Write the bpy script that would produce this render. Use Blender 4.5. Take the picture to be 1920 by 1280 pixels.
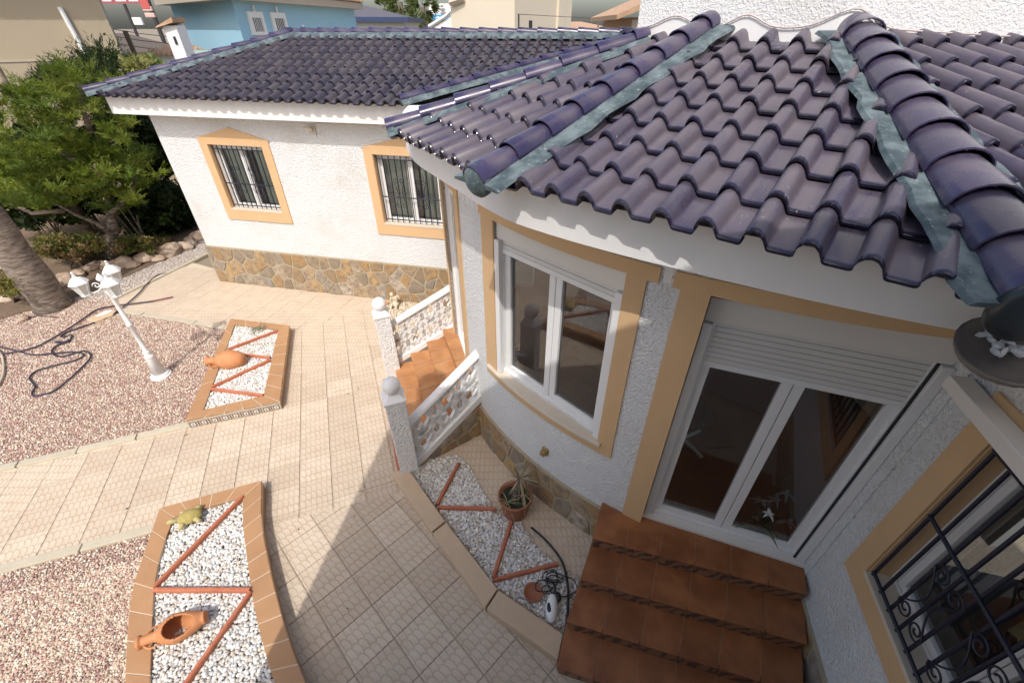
import bpy, bmesh, math, random
import numpy as np
from mathutils import Vector, Matrix
random.seed(7); rng = np.random.default_rng(7)
R_ = math.radians
for o in list(bpy.data.objects): bpy.data.objects.remove(o)
S = bpy.context.scene
COL = S.collection
# ------------------------------------------------------------------ camera
F, H, PITCH = 808.0, 4.7, R_(36.05)
cd = bpy.data.cameras.new('camera'); cam = bpy.data.objects.new('camera', cd); COL.objects.link(cam)
cam.location = (0, 0, H); cam.rotation_euler = (R_(90) - PITCH, 0, 0)
cd.sensor_width = 36; cd.lens = 36 * F / 1920; cd.clip_start = .05; cd.clip_end = 3000
S.camera = cam
# ------------------------------------------------------------------ sky, sun, exposure
SUN_AZ, SUN_EL = R_(8), R_(54)          # light travels towards +y, slightly to +x
W = bpy.data.worlds.new('World'); S.world = W; W.use_nodes = True
nt = W.node_tree; bg = nt.nodes['Background']
sk = nt.nodes.new('ShaderNodeTexSky'); sk.sky_type = 'NISHITA'; sk.sun_disc = False
sk.sun_elevation = SUN_EL; sk.sun_rotation = R_(180) + SUN_AZ
sk.altitude = 30; sk.air_density = 1.0; sk.dust_density = 3.6; sk.ozone_density = 1.0
tint = nt.nodes.new('ShaderNodeMix'); tint.data_type = 'RGBA'; tint.blend_type = 'MULTIPLY'; tint.inputs[0].default_value = 1; tint.inputs[7].default_value = (1.01, 1.0, .975, 1)
nt.links.new(sk.outputs[0], tint.inputs[6]); nt.links.new(tint.outputs[2], bg.inputs[0]); bg.inputs[1].default_value = 0.15
sl = bpy.data.lights.new('sun', 'SUN'); sl.energy = 2.0; sl.angle = R_(.53); sl.color = (1, .975, .94)
so = bpy.data.objects.new('sun', sl); COL.objects.link(so)
so.rotation_euler = (R_(90) - SUN_EL, 0, -SUN_AZ)
so.location = (0, -20, 40)
S.view_settings.view_transform = 'Standard'; S.view_settings.look = 'None'
S.view_settings.exposure = 0.57; S.view_settings.gamma = 1
S.view_settings.use_curve_mapping = False
S.cycles.max_bounces = 7; S.cycles.diffuse_bounces = 3; S.cycles.glossy_bounces = 3; S.cycles.transparent_max_bounces = 8
# ------------------------------------------------------------------ photo pixel -> direction -> point on a known surface
_cp, _sp = math.cos(PITCH), math.sin(PITCH)
def ray(x, y):
    a, b = (x - 960) / F, (y - 640) / F
    return np.array([a, _cp - b * _sp, -_sp - b * _cp])
O = np.array([0, 0, H])
def az_(x, y, z=0.0):
    v = ray(x, y); return O + v * ((z - H) / v[2])
def apl(x, y, p, n):
    v = ray(x, y); n = np.array(n, float); return O + v * (((np.array(p) - O) @ n) / (v @ n))
def adist(x, y, D):
    v = ray(x, y); return O + v * (D / math.hypot(v[0], v[1]))
def G(pts, z=0.0): return [tuple(az_(x, y, z)[:2]) for x, y in pts]
# ------------------------------------------------------------------ mesh builder
class MB:
    def __init__(s): s.v = []; s.f = []
    def add(s, vs, fs):
        n = len(s.v); s.v += [tuple(map(float, v)) for v in vs]; s.f += [tuple(i + n for i in f) for f in fs]; return s
    def frame(s, o, ex, ey, ez, a, b):
        """box between local corners a and b in the frame (o; ex, ey, ez)"""
        o, ex, ey, ez = (np.array(t, float) for t in (o, ex, ey, ez)); vs = []
        for z in (a[2], b[2]):
            for x, y in ((a[0], a[1]), (b[0], a[1]), (b[0], b[1]), (a[0], b[1])): vs.append(o + ex * x + ey * y + ez * z)
        return s.add(vs, [(0, 3, 2, 1), (4, 5, 6, 7), (0, 1, 5, 4), (1, 2, 6, 5), (2, 3, 7, 6), (3, 0, 4, 7)])
    def box(s, a, b): return s.frame((0, 0, 0), (1, 0, 0), (0, 1, 0), (0, 0, 1), a, b)
    def prism(s, poly, z0, z1, inset=0.0):
        n = len(poly); c = np.mean(np.array(poly), axis=0)
        top = [tuple(np.array(p) + (c - np.array(p)) * inset) for p in poly]
        vs = [(x, y, z0) for x, y in poly] + [(x, y, z1) for x, y in top]
        return s.add(vs, [tuple(range(n))[::-1], tuple(range(n, 2 * n))] + [(i, (i + 1) % n, n + (i + 1) % n, n + i) for i in range(n)])
    def tube(s, pts, r, n=8, cap=True):
        pts = [np.array(p, float) for p in pts]; m = len(pts)
        rs = r if isinstance(r, (list, tuple)) else [r] * m
        vs = []; prev = None
        for i, p in enumerate(pts):
            t = pts[min(i + 1, m - 1)] - pts[max(i - 1, 0)]; t = t / (np.linalg.norm(t) + 1e-9)
            if prev is None: u = np.cross(t, (0, 0, 1) if abs(t[2]) < .9 else (1, 0, 0))
            else: u = prev - t * (prev @ t)
            u = u / (np.linalg.norm(u) + 1e-9); w = np.cross(t, u); prev = u
            for k in range(n):
                a = 2 * math.pi * k / n; vs.append(p + rs[i] * (u * math.cos(a) + w * math.sin(a)))
        fs = [(i * n + k, i * n + (k + 1) % n, (i + 1) * n + (k + 1) % n, (i + 1) * n + k) for i in range(m - 1) for k in range(n)]
        if cap: fs += [tuple(range(n))[::-1], tuple(range((m - 1) * n, m * n))]
        return s.add(vs, fs)
    def lathe(s, prof, o=(0, 0, 0), n=16, ax=(0, 0, 1), cap=True):
        ax = np.array(ax, float); ax /= np.linalg.norm(ax); u = np.cross(ax, (0, 1, 0) if abs(ax[1]) < .9 else (1, 0, 0)); u /= np.linalg.norm(u); w = np.cross(ax, u)
        o = np.array(o, float); vs = []
        for r, z in prof:
            for k in range(n):
                a = 2 * math.pi * k / n; vs.append(o + ax * z + r * (u * math.cos(a) + w * math.sin(a)))
        m = len(prof)
        fs = [(i * n + k, i * n + (k + 1) % n, (i + 1) * n + (k + 1) % n, (i + 1) * n + k) for i in range(m - 1) for k in range(n)]
        if cap: fs += [tuple(range(n))[::-1], tuple(range((m - 1) * n, m * n))]
        return s.add(vs, fs)
    def ball(s, c, r, n=12, m=8):
        r = np.array(r if hasattr(r, '__len__') else (r, r, r), float); vs = [np.array(c) + (0, 0, r[2])]; c = np.array(c, float)
        for i in range(1, m):
            t = math.pi * i / m
            for k in range(n): a = 2 * math.pi * k / n; vs.append(c + r * (math.sin(t) * math.cos(a), math.sin(t) * math.sin(a), math.cos(t)))
        vs.append(c - (0, 0, r[2])); L = len(vs) - 1
        fs = [(0, 1 + k, 1 + (k + 1) % n) for k in range(n)]
        for i in range(m - 2): fs += [(1 + i * n + k, 1 + (i + 1) * n + k, 1 + (i + 1) * n + (k + 1) % n, 1 + i * n + (k + 1) % n) for k in range(n)]
        return s.add(vs, fs + [(L, L - n + (k + 1) % n, L - n + k) for k in range(n)])
    def cbox(s, a0, a1, z0, z1, r0, r1, c=None, step=1.5):
        """curved box about the bay's axis, angles in degrees"""
        c = BC if c is None else c; n = max(1, int(math.ceil((a1 - a0) / step))); vs = []
        for i in range(n + 1):
            a = R_(a0 + (a1 - a0) * i / n); e = np.array([math.cos(a), math.sin(a)])
            for r, z in ((r0, z0), (r1, z0), (r1, z1), (r0, z1)): vs.append((*(c + e * r), z))
        fs = [(4 * i + k, 4 * i + (k + 1) % 4, 4 * i + 4 + (k + 1) % 4, 4 * i + 4 + k) for i in range(n) for k in range(4)]
        return s.add(vs, fs + [(3, 2, 1, 0), (4 * n, 4 * n + 1, 4 * n + 2, 4 * n + 3)])
    def mesh(s, name, mat=None, smooth=False, fix=True):
        me = bpy.data.meshes.new(name); me.from_pydata(s.v, [], s.f)
        if fix:
            bm = bmesh.new(); bm.from_mesh(me); bmesh.ops.recalc_face_normals(bm, faces=bm.faces); bm.to_mesh(me); bm.free()
        if smooth: me.polygons.foreach_set('use_smooth', [True] * len(me.polygons))
        if mat: me.materials.append(mat)
        return me
    def build(s, name, mat=None, parent=None, smooth=False, bevel=0, fix=True, label=None):
        return obj(name, s.mesh(name, mat, smooth, fix), parent, bevel, label)
def obj(name, me, parent=None, bevel=0, label=None):
    o = bpy.data.objects.new(name, me); COL.objects.link(o)
    if parent: o.parent = parent
    if bevel:
        b = o.modifiers.new('bevel', 'BEVEL'); b.width = bevel; b.segments = 2; b.limit_method = 'ANGLE'
    if label: o['label'] = label
    return o
def tag(o, label=None, cat=None, group=None, kind=None):
    for k, v in (('label', label), ('category', cat), ('group', group), ('kind', kind)):
        if v: o[k] = v
    return o
def thing(name, loc, label, cat, group=None):
    o = bpy.data.objects.new(name, None); COL.objects.link(o); o.empty_display_size = .1
    o.location = tuple(map(float, loc)); return tag(o, label, cat, group)
def put(o, root):
    """parent a mesh built in world coordinates to a thing's Empty without moving it"""
    o.parent = root; o.matrix_parent_inverse = Matrix.Translation(-Vector(root.location)); return o
def kid(mb, name, mat, root, **k): return put(mb.build(name, mat, None, **k), root)
def sub(mb, name, mat, part, **k):
    o = mb.build(name, mat, None, **k); o.parent = part; return o
def clip(poly, p, n):
    """part of a 2D polygon on the side of the line through p where (x-p).n >= 0"""
    out = []; m = len(poly)
    for i in range(m):
        a, b = np.array(poly[i]), np.array(poly[(i + 1) % m]); da, db = (a - p) @ n, (b - p) @ n
        if da >= 0: out.append(tuple(a))
        if da * db < 0: out.append(tuple(a + (b - a) * (da / (da - db))))
    return out
def parea(p):
    return abs(sum(p[i][0] * p[(i + 1) % len(p)][1] - p[(i + 1) % len(p)][0] * p[i][1] for i in range(len(p)))) / 2 if len(p) > 2 else 0
def inside(P, poly):
    P = np.asarray(P); x, y = P[:, 0], P[:, 1]; r = np.zeros(len(P), bool); n = len(poly)
    for i in range(n):
        (x1, y1), (x2, y2) = poly[i], poly[(i + 1) % n]
        r ^= ((y1 > y) != (y2 > y)) & (x < (x2 - x1) * (y - y1) / ((y2 - y1) or 1e-9) + x1)
    return r
# ------------------------------------------------------------------ materials
class NT:
    def __init__(s, name):
        s.m = bpy.data.materials.new(name); s.m.use_nodes = True; s.t = s.m.node_tree
        s.b = s.t.nodes['Principled BSDF']
    def n(s, typ, **k):
        x = s.t.nodes.new('ShaderNode' + typ)
        for a, v in k.items():
            if a[0] == '_': x.inputs[a[1:].replace('_', ' ')].default_value = v
            else: setattr(x, a, v)
        return x
    def l(s, a, b): s.t.links.new(a, b)
    def math(s, op, a, b=None, c=None):
        x = s.n('Math', operation=op)
        for i, v in enumerate((a, b, c)):
            if v is None: continue
            if hasattr(v, 'is_output'): s.l(v, x.inputs[i])
            else: x.inputs[i].default_value = v
        return x.outputs[0]
    def mix(s, f, a, b):
        x = s.n('Mix', data_type='RGBA')
        for i, v in ((0, f), (6, a), (7, b)):
            if hasattr(v, 'is_output'): s.l(v, x.inputs[i])
            else: x.inputs[i].default_value = (*v, 1) if hasattr(v, '__len__') and len(v) == 3 else v
        return x.outputs[2]
    def noise(s, scale, detail=4, co=None, rough=.55, w=None):
        x = s.n('TexNoise', _Scale=scale, _Detail=detail, _Roughness=rough)
        s.l(co if co is not None else s.co(), x.inputs['Vector']); return x.outputs[0]
    def co(s):
        if not hasattr(s, '_co'): s._co = s.n('TexCoord').outputs['Object']
        return s._co
    def rnd(s): return s.n('ObjectInfo').outputs['Random']
    def ramp(s, f, stops):
        x = s.n('ValToRGB'); e = x.color_ramp.elements
        while len(e) < len(stops): e.new(.5)
        for i, (p, c) in enumerate(stops): e[i].position = p; e[i].color = (*c, 1) if len(c) == 3 else c
        s.l(f, x.inputs[0]); return x.outputs[0]
    def sm(s, f, a, b):
        x = s.n('MapRange', interpolation_type='SMOOTHSTEP'); s.l(f, x.inputs[0]); x.inputs[1].default_value = a; x.inputs[2].default_value = b; return x.outputs[0]
    def bump(s, h, dist=.01, strength=1):
        x = s.n('Bump', _Distance=dist, _Strength=strength); s.l(h, x.inputs['Height'])
        if hasattr(s, '_bp'): s.l(s._bp, x.inputs['Normal'])
        s._bp = x.outputs[0]; s.l(s._bp, s.b.inputs['Normal'])
    def out(s, col=None, rough=.7, spec=None, metal=0, coat=0):
        if col is not None:
            if hasattr(col, 'is_output'): s.l(col, s.b.inputs['Base Color'])
            else: s.b.inputs['Base Color'].default_value = (*col, 1)
        if hasattr(rough, 'is_output'): s.l(rough, s.b.inputs['Roughness'])
        else: s.b.inputs['Roughness'].default_value = rough
        if spec is not None: s.b.inputs['Specular IOR Level'].default_value = spec
        s.b.inputs['Metallic'].default_value = metal; s.b.inputs['Coat Weight'].default_value = coat
        return s.m
def plain(name, col, rough=.6, var=.12, scale=6, bump=0, bscale=60, metal=0, spec=None, coat=0, rv=0):
    """colour with soft blotches, optional grain and a little difference from piece to piece"""
    t = NT(name); c = np.array(col)
    k = t.mix(t.noise(scale, 5), tuple(c * (1 - var)), tuple(np.minimum(c * (1 + var), 1)))
    if rv: k = t.mix(t.math('MULTIPLY', t.rnd(), rv), k, tuple(c * .45))
    if bump: t.bump(t.noise(bscale, 3), bump)
    return t.out(k, rough, spec, metal, coat)
M = {}
def stucco(name, col, dist, scale):
    t = NT(name); c = np.array(col)
    v = t.n('TexVoronoi', _Scale=scale, feature='SMOOTH_F1'); v.inputs['Smoothness'].default_value = .6
    w = t.n('Mapping'); t.l(t.co(), w.inputs[0]); nz = t.n('TexNoise', _Scale=scale * .7, _Detail=2); t.l(t.co(), nz.inputs['Vector'])
    off = t.n('VectorMath', operation='SCALE'); t.l(nz.outputs['Color'], off.inputs[0]); off.inputs['Scale'].default_value = .05
    ad = t.n('VectorMath', operation='ADD'); t.l(t.co(), ad.inputs[0]); t.l(off.outputs[0], ad.inputs[1]); t.l(ad.outputs[0], v.inputs['Vector'])
    h = t.math('ADD', t.math('MULTIPLY', v.outputs['Distance'], -1.0), t.math('MULTIPLY', nz.outputs[0], .8))
    t.bump(h, dist); t.bump(t.noise(scale * 6, 2), dist * .12)
    st = t.noise(1.3, 6); k = t.mix(t.sm(st, .45, .8), tuple(c), tuple(c * np.array([.9, .87, .82])))
    mp = t.n('Mapping'); t.l(t.co(), mp.inputs[0]); mp.inputs['Scale'].default_value = (5, 5, .5); k = t.mix(t.math('MULTIPLY', t.sm(t.noise(1.5, 4, mp.outputs[0]), .55, .8), .09), k, tuple(c * np.array([.62, .56, .48])))
    return t.out(k, .85, .25)
M['stucco'] = stucco('white_stucco', (.745, .745, .735), .016, 46)
M['stucco_fine'] = stucco('upper_stucco', (.74, .74, .73), .006, 60)
M['smooth_white'] = plain('smooth_white_render', (.77, .75, .72), .8, .05, 2, .0015, 40)
M['post_white'] = stucco('rough_white_post', (.8, .79, .77), .016, 42)
M['orange'] = plain('orange_paint', (.63, .41, .215), .8, .07, 3, .002, 70)
M['pvc'] = plain('white_pvc', (.76, .75, .73), .35, .03, 3)
M['slat'] = plain('shutter_slat', (.66, .64, .6), .5, .04, 3)
M['cream'] = plain('cream_panel', (.72, .68, .62), .5, .04, 3)
M['sill'] = plain('cream_stone_sill', (.62, .54, .43), .6, .1, 9, .001, 120)
M['whitepaint'] = plain('white_paint', (.8, .79, .77), .5, .04, 8, .001, 90)
M['concrete'] = plain('kerb_concrete', (.50, .44, .33), .9, .16, 9, .003, 90, rv=.12)
M['slab'] = plain('peach_stone_slab', (.56, .41, .27), .75, .1, 12, .0015, 80, rv=.1)
M['iron'] = plain('blue_black_iron', (.012, .014, .03), .45, .2, 30, .0006, 150)
M['curtain'] = plain('curtain', (.75, .8, .72), .9, .2, 8)
M['grout'] = plain('pale_grout', (.6, .5, .37), .9, .1, 10)
M['mortar'] = plain('grey_mortar', (.38, .32, .22), .95, .2, 14, .004, 60)
M['dirtmortar'] = plain('dark_roof_bed', (.06, .05, .05), .95, .2, 10)
M['stepgrout'] = plain('brown_grout', (.3, .17, .1), .9, .15, 20)
M['black'] = plain('black_rubber', (.012, .012, .013), .45, .2, 20)
M['hose'] = plain('purple_hose', (.045, .025, .05), .45, .25, 12)
M['hose_blue'] = plain('blue_hose', (.03, .025, .045), .45, .25, 12)
M['hose_red'] = plain('red_hose', (.16, .02, .03), .45, .25, 12)
M['soil'] = plain('dry_soil', (.16, .11, .07), .95, .35, 4, .02, 25)
M['ground'] = plain('dusty_ground', (.27, .22, .16), .95, .3, .8, .02, 20)
M['wood'] = plain('weathered_wood', (.18, .12, .08), .85, .25, 12, .004, 50)
M['bedtile'] = plain('grey_bed', (.36, .33, .3), .9, .15, 6, .003, 50)
M['room'] = plain('room_wall', (.5, .5, .47), .9, .06, 2)
M['roomfloor'] = plain('room_floor', (.22, .09, .045), .45, .2, 5)
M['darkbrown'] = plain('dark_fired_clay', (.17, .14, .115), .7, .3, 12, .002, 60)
M['brass'] = plain('old_brass', (.4, .29, .12), .45, .25, 25, metal=.6)
def m_tile(name='glazed_roof_tile', ca=(.030, .024, .066), cb_=(.046, .036, .088), dust=(.2, .168, .15)):
    t = NT(name)
    sep = t.n('SeparateXYZ'); t.l(t.co(), sep.inputs[0])
    r = t.math('FRACT', t.math('ADD', t.rnd(), t.n('NewGeometry').outputs['Random Per Island']))
    clean = t.mix(r, ca, cb_); 
    ad = t.n('VectorMath', operation='ADD'); t.l(t.co(), ad.inputs[0]); cb = t.n('CombineXYZ'); t.l(t.math('MULTIPLY', r, 37.0), cb.inputs[0]); t.l(t.math('MULTIPLY', r, 91.0), cb.inputs[1]); t.l(cb.outputs[0], ad.inputs[1])
    st = t.n('Mapping'); t.l(ad.outputs[0], st.inputs[0]); st.inputs['Scale'].default_value = (16, 2, 8)
    a = t.noise(1, 4, st.outputs[0]); b = t.noise(7, 5, ad.outputs[0])
    d = t.math('ADD', t.math('MULTIPLY', a, .55), t.math('MULTIPLY', b, .25))
    d = t.math('ADD', d, t.math('ADD', t.math('MULTIPLY', r, .14), .08))
    d = t.math('MULTIPLY', t.sm(d, .12, 1.0), .72)
    front = t.sm(sep.outputs[1], .006, .035)                     # washed clean along the nose of each tile
    d = t.math('MULTIPLY', d, front)
    clean = t.mix(t.sm(sep.outputs[1], .030, .006), clean, (.014, .011, .026))
    k = t.mix(d, clean, dust)
    wp = t.n('NewGeometry').outputs['Position']
    k = t.mix(t.math('MULTIPLY', t.sm(t.noise(38, 3, wp), .66, .74), t.sm(t.noise(2.2, 3, wp), .45, .7)), k, (.34, .31, .26)); k = t.mix(t.math('MULTIPLY', t.sm(t.noise(3.1, 5, wp), .52, .75), .4), k, (.05, .042, .045))
    rg = t.math('ADD', .13, t.math('MULTIPLY', d, .62))
    return t.out(k, rg, .55, 0, .1)
def m_cap():
    t = NT('glazed_ridge_cap'); r = t.rnd()
    d = t.math('MULTIPLY', t.sm(t.noise(5, 5), .4, .8), t.math('ADD', .3, t.math('MULTIPLY', r, .25)))
    k = t.mix(d, t.mix(r, (.03, .023, .066), (.046, .035, .09)), (.2, .165, .155))
    return t.out(k, t.math('ADD', .2, t.math('MULTIPLY', d, .7)), .55, 0, .15)
M['tile'] = m_tile(); M['tile_wing'] = m_tile('wing_roof_tile', (.024, .019, .038), (.036, .029, .052), (.15, .125, .108)); M['cap'] = m_cap()
t = NT('teal_mortar'); M['teal'] = None
k = t.mix(t.sm(t.noise(9, 6), .35, .7), (.045, .07, .08), (.145, .185, .195)); k = t.mix(t.sm(t.noise(40, 4), .62, .75), k, (.34, .37, .36)); t.bump(t.noise(25, 4), .004)
M['teal'] = t.out(k, .75)
def m_pave():
    t = NT('fish_scale_paving'); w = .088
    mp = t.n('Mapping'); t.l(t.co(), mp.inputs[0]); mp.inputs['Rotation'].default_value = (0, 0, R_(45)); mp.inputs['Scale'].default_value = (2 / w, 12.8, 1)
    s = t.n('SeparateXYZ'); t.l(mp.outputs[0], s.inputs[0]); u, v = s.outputs[0], s.outputs[1]
    row = t.math('FLOOR', v); fv = t.math('FRACT', v)
    du = t.math('SUBTRACT', t.math('FLOORED_MODULO', t.math('ADD', u, row), 2.0), 1.0)
    d = t.math('SQRT', t.math('ADD', t.math('MULTIPLY', du, du), t.math('MULTIPLY', fv, fv)))
    ln = t.sm(t.math('ABSOLUTE', t.math('SUBTRACT', d, 1.0)), .2, .05)
    wear = t.sm(t.noise(3, 4), .2, .6)
    r = t.rnd()
    k = t.mix(r, (.53, .425, .315), (.635, .525, .40)); k = t.mix(t.math('MULTIPLY', t.sm(t.noise(5, 6), .4, .75), .45), k, (.5, .37, .25)); wc = t.n('NewGeometry').outputs['Position']; k = t.mix(t.math('MULTIPLY', t.sm(t.noise(.9, 6, wc), .5, .75), .45), k, (.46, .36, .27)); k = t.mix(t.math('MULTIPLY', t.sm(t.noise(7, 6, wc), .68, .8), .5), k, (.3, .22, .15))
    k = t.mix(t.math('MULTIPLY', ln, t.math('ADD', .12, t.math('MULTIPLY', wear, .22))), k, (.27, .2, .15))
    h = t.math('ADD', t.math('MULTIPLY', ln, -1.0), t.math('MULTIPLY', fv, .5)); t.bump(h, .0026); t.bump(t.noise(120, 2), .0008)
    return t.out(k, .82, .3)
M['pave'] = m_pave()
def m_stone():
    t = NT('plinth_stone'); r = t.rnd()
    c = t.ramp(r, [(0, (.30, .19, .085)), (.18, (.42, .25, .1)), (.34, (.24, .18, .12)), (.5, (.36, .31, .24)), (.62, (.46, .29, .12)), (.78, (.20, .19, .18)), (.9, (.5, .42, .33)), (1, (.33, .2, .1))])
    k = t.mix(t.sm(t.noise(11, 6), .35, .7), c, (.22, .17, .12)); t.bump(t.noise(18, 5), .012)
    return t.out(k, .8)
M['stone'] = m_stone()
def m_terra(name, a, b, rough=.55, scale=5, rv=.5):
    t = NT(name); r = t.rnd()
    k = t.mix(t.sm(t.noise(scale, 5), .3, .72), a, b); k = t.mix(t.math('MULTIPLY', r, rv), k, tuple(np.array(a) * .8)); t.bump(t.noise(30, 3), .0012)
    return t.out(k, rough)
M['step'] = m_terra('terracotta_tread', (.42, .185, .07), (.56, .29, .125), .45)
M['step_shade_dirt'] = m_terra('shade_dirt_tread', (.21, .07, .024), (.37, .145, .052), .4, 4)  # darker copy of the tread colour: shade and dirt of the door steps painted in
M['border'] = m_terra('planter_border_tile', (.40, .215, .10), (.45, .25, .12), .6, 3, .3)
M['clay'] = m_terra('fired_clay', (.5, .2, .075), (.56, .25, .11), .75, 7, 0)
M['edging'] = m_terra('terracotta_edging', (.42, .13, .065), (.5, .18, .095), .7, 9, .3)
t = NT('vertex_stone'); a = t.n('Attribute', attribute_name='Col'); t.bump(t.noise(60, 2), .003); M['vstone'] = t.out(a.outputs[0], .75)
t = NT('leaf'); a = t.n('Attribute', attribute_name='Col'); M['leaf'] = t.out(t.mix(1.0, (0, 0, 0), a.outputs[0]), .5, .3)
tl_ = t.n('BsdfTranslucent'); t.l(a.outputs[0], tl_.inputs[0]); mx_ = t.n('MixShader', _Fac=.4); t.l(t.b.outputs[0], mx_.inputs[1]); t.l(tl_.outputs[0], mx_.inputs[2]); t.l(mx_.outputs[0], t.t.nodes['Material Output'].inputs[0])
def m_glass():
    t = NT('window_glass'); t.t.nodes.remove(t.b)
    tr = t.n('BsdfTransparent'); tr.inputs[0].default_value = (.82, .85, .83, 1); gl = t.n('BsdfGlossy', _Roughness=.01); gl.inputs[0].default_value = (1, 1, 1, 1)
    fr = t.n('Fresnel', _IOR=1.95); mx = t.n('MixShader'); t.l(fr.outputs[0], mx.inputs[0]); t.l(tr.outputs[0], mx.inputs[1]); t.l(gl.outputs[0], mx.inputs[2])
    t.l(mx.outputs[0], t.t.nodes['Material Output'].inputs[0]); return t.m
M['glass'] = m_glass()
t = NT('lantern_glass'); M['lglass'] = t.out((.62, .62, .58), .25, .5)
def m_bark(name, a, b):
    t = NT(name); mp = t.n('Mapping'); t.l(t.co(), mp.inputs[0]); mp.inputs['Scale'].default_value = (1, 1, 5)
    n = t.noise(6, 6, mp.outputs[0]); t.bump(n, .03); return t.out(t.mix(t.sm(n, .3, .7), a, b), .9)
M['palmbark'] = m_bark('palm_bark', (.11, .085, .065), (.3, .24, .19)); M['bark'] = m_bark('pine_bark', (.07, .05, .035), (.26, .2, .15))
t = NT('ornate_tile')            # dark blue-brown printed pattern on the riser and planter band tiles
v = t.n('TexVoronoi', _Scale=26.0); t.l(t.co(), v.inputs['Vector']); wv = t.n('TexWave', _Scale=9.0, _Distortion=6.0); wv.wave_type = 'RINGS'; t.l(t.co(), wv.inputs['Vector'])
k = t.mix(t.sm(t.math('MULTIPLY', wv.outputs['Fac'], t.math('ADD', v.outputs['Distance'], .55)), .3, .5), (.08, .045, .035), (.26, .13, .07)); M['ornate'] = t.out(k, .45)
t = NT('ornate_band'); v = t.n('TexWave', _Scale=16.0, _Distortion=5.0); v.wave_type = 'RINGS'; t.l(t.co(), v.inputs['Vector'])
M['ornband'] = t.out(t.mix(t.sm(v.outputs['Fac'], .4, .6), (.38, .31, .25), (.46, .38, .3)), .5)
# ------------------------------------------------------------------ plan of the house
BC, BR = np.array([3.6, 6.42]), 4.58                 # axis and radius of the rounded bay
WC = np.array([-6.663, 8.832]); WD = np.array([.979, -.205]); WI = np.array([.205, .979])   # wing: corner, along the front, inwards
def wl(s, off, z): return np.array([*(WC + WD * s + WI * off), z])
def bay(a, r=BR): return BC + r * np.array([math.cos(R_(a)), math.sin(R_(a))])
FLOOR = .66
# ------------------------------------------------------------------ ground
mb = MB(); n = 24
for i in range(n + 1):
    for j in range(n + 1): mb.v.append(((i / n - .5) * 2600, (j / n - .5) * 2600 + 600, -.05))
mb.f = [(i * (n + 1) + j, (i + 1) * (n + 1) + j, (i + 1) * (n + 1) + j + 1, i * (n + 1) + j + 1) for i in range(n) for j in range(n)]
tag(mb.build('ground', M['ground'], fix=False), 'dry dusty ground around the villa', kind='structure')
# paving: three laying directions that turn round the house
pave = tag(MB().prism([(-9.5, 1.2), (-9.5, 10.5), (-6.6, 9.2), (3, 7), (3, -3), (-6, -3)], -.045, -.014).build('pavement', M['grout']), 'beige fish-scale paving around the villa', kind='structure')
NE = G([(0, 884.4), (352, 802)]); SE = G([(0, 1061), (283, 986)])        # garden path edges
FE = G([(230, 580.7), (430, 612)]); WE = G([(230, 556), (392, 477)])     # far terrace edges
def hp(a, b):                                           # half-plane left of a->b
    a, b = np.array(a), np.array(b); d = b - a; return (a, np.array([-d[1], d[0]]) / np.linalg.norm(d))
a1 = math.atan2(NE[1][1] - NE[0][1], NE[1][0] - NE[0][0]); e1 = np.array([math.cos(a1), math.sin(a1)]); f1 = np.array([-e1[1], e1[0]])
sA, sB = G([(552, 972), (752, 921)]); sN = G([(585, 610), (664, 585)])
seam12 = hp(sA, sB); seam13 = hp(sN[0], sN[1])
L0 = np.array(G([(615, 777)])[0])                      # a tile corner of the middle field
T1 = .385
def neg(h): return (h[0], -h[1])
cols = [np.array(az_(572.2 - 2, 788)[:2])]
div = (L0 - e1 * T1 * 4 , e1)                          # column line under the two planters
fields = [  # origin, angle, tile, convex clip sets, range
    (L0, a1, T1, [[div, seam12, neg(seam13)], [neg(div), neg(hp(*NE)), hp(*SE)]], 16),
    (np.array(az_(739.8, 1195.6)[:2]), R_(45), .41, [[neg(seam12)]], 12),
    (np.array(az_(515, 560)[:2]), R_(-14), .40, [[seam13, hp(*FE)], ], 16)]
tiles = []
WEh = neg(hp(*WE)); 
for o, a, T, sets, rr in fields:
    ex = np.array([math.cos(a), math.sin(a)]); ey = np.array([-ex[1], ex[0]])
    for i in range(-rr, rr):
        for j in range(-rr, rr):
            c = o + ex * (i + .5) * T + ey * (j + .5) * T
            if c[1] < .2 or c[1] > 9.6 or c[0] > 1.6 or c[0] < -9.2: continue
            if c[1] - 8.3 > -.209 * (c[0] + 4.1) + .6 and c[0] > -6.3: continue      # under the wing
            g = .0025; sq = [o + ex * (i + u) * T + ey * (j + v) * T for u, v in ((0, 0), (1, 0), (1, 1), (0, 1))]
            sq = [tuple(p + (c - p) / np.linalg.norm(c - p) * g * 1.4) for p in sq]
            for st in sets:
                p = sq
                for q, nn in st + ([WEh] if T == .40 else []):
                    if len(p) > 2: p = clip(p, q, nn)
                if parea(p) > .004:
                    full = parea(p) > .995 * parea(sq)
                    tiles.append((np.linalg.norm(np.array([*c, 0]) - O), c, ex, ey, T, p, full))
tiles.sort(key=lambda t: t[0])
pm = {}
rest = MB()
for k, (dist, c, ex, ey, T, p, full) in enumerate(tiles):
    h = random.uniform(-.001, .001)
    if k >= 300:
        rest.prism(p, -.02, h); continue
    if full and T in pm: me = pm[T]
    else:
        lp = [((np.array(q) - c) @ ex, (np.array(q) - c) @ ey) for q in p]
        me = MB().prism(lp, -.02, 0, .006).mesh('paving_tile', M['pave'])
        if full: pm[T] = me
    o = obj('paving_tile', me, pave)
    o.matrix_basis = Matrix(((ex[0], ey[0], 0, c[0]), (ex[1], ey[1], 0, c[1]), (0, 0, 1, h), (0, 0, 0, 1)))
if rest.v: tag(rest.build('paving_field', M['pave'], pave), kind='stuff')
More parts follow.
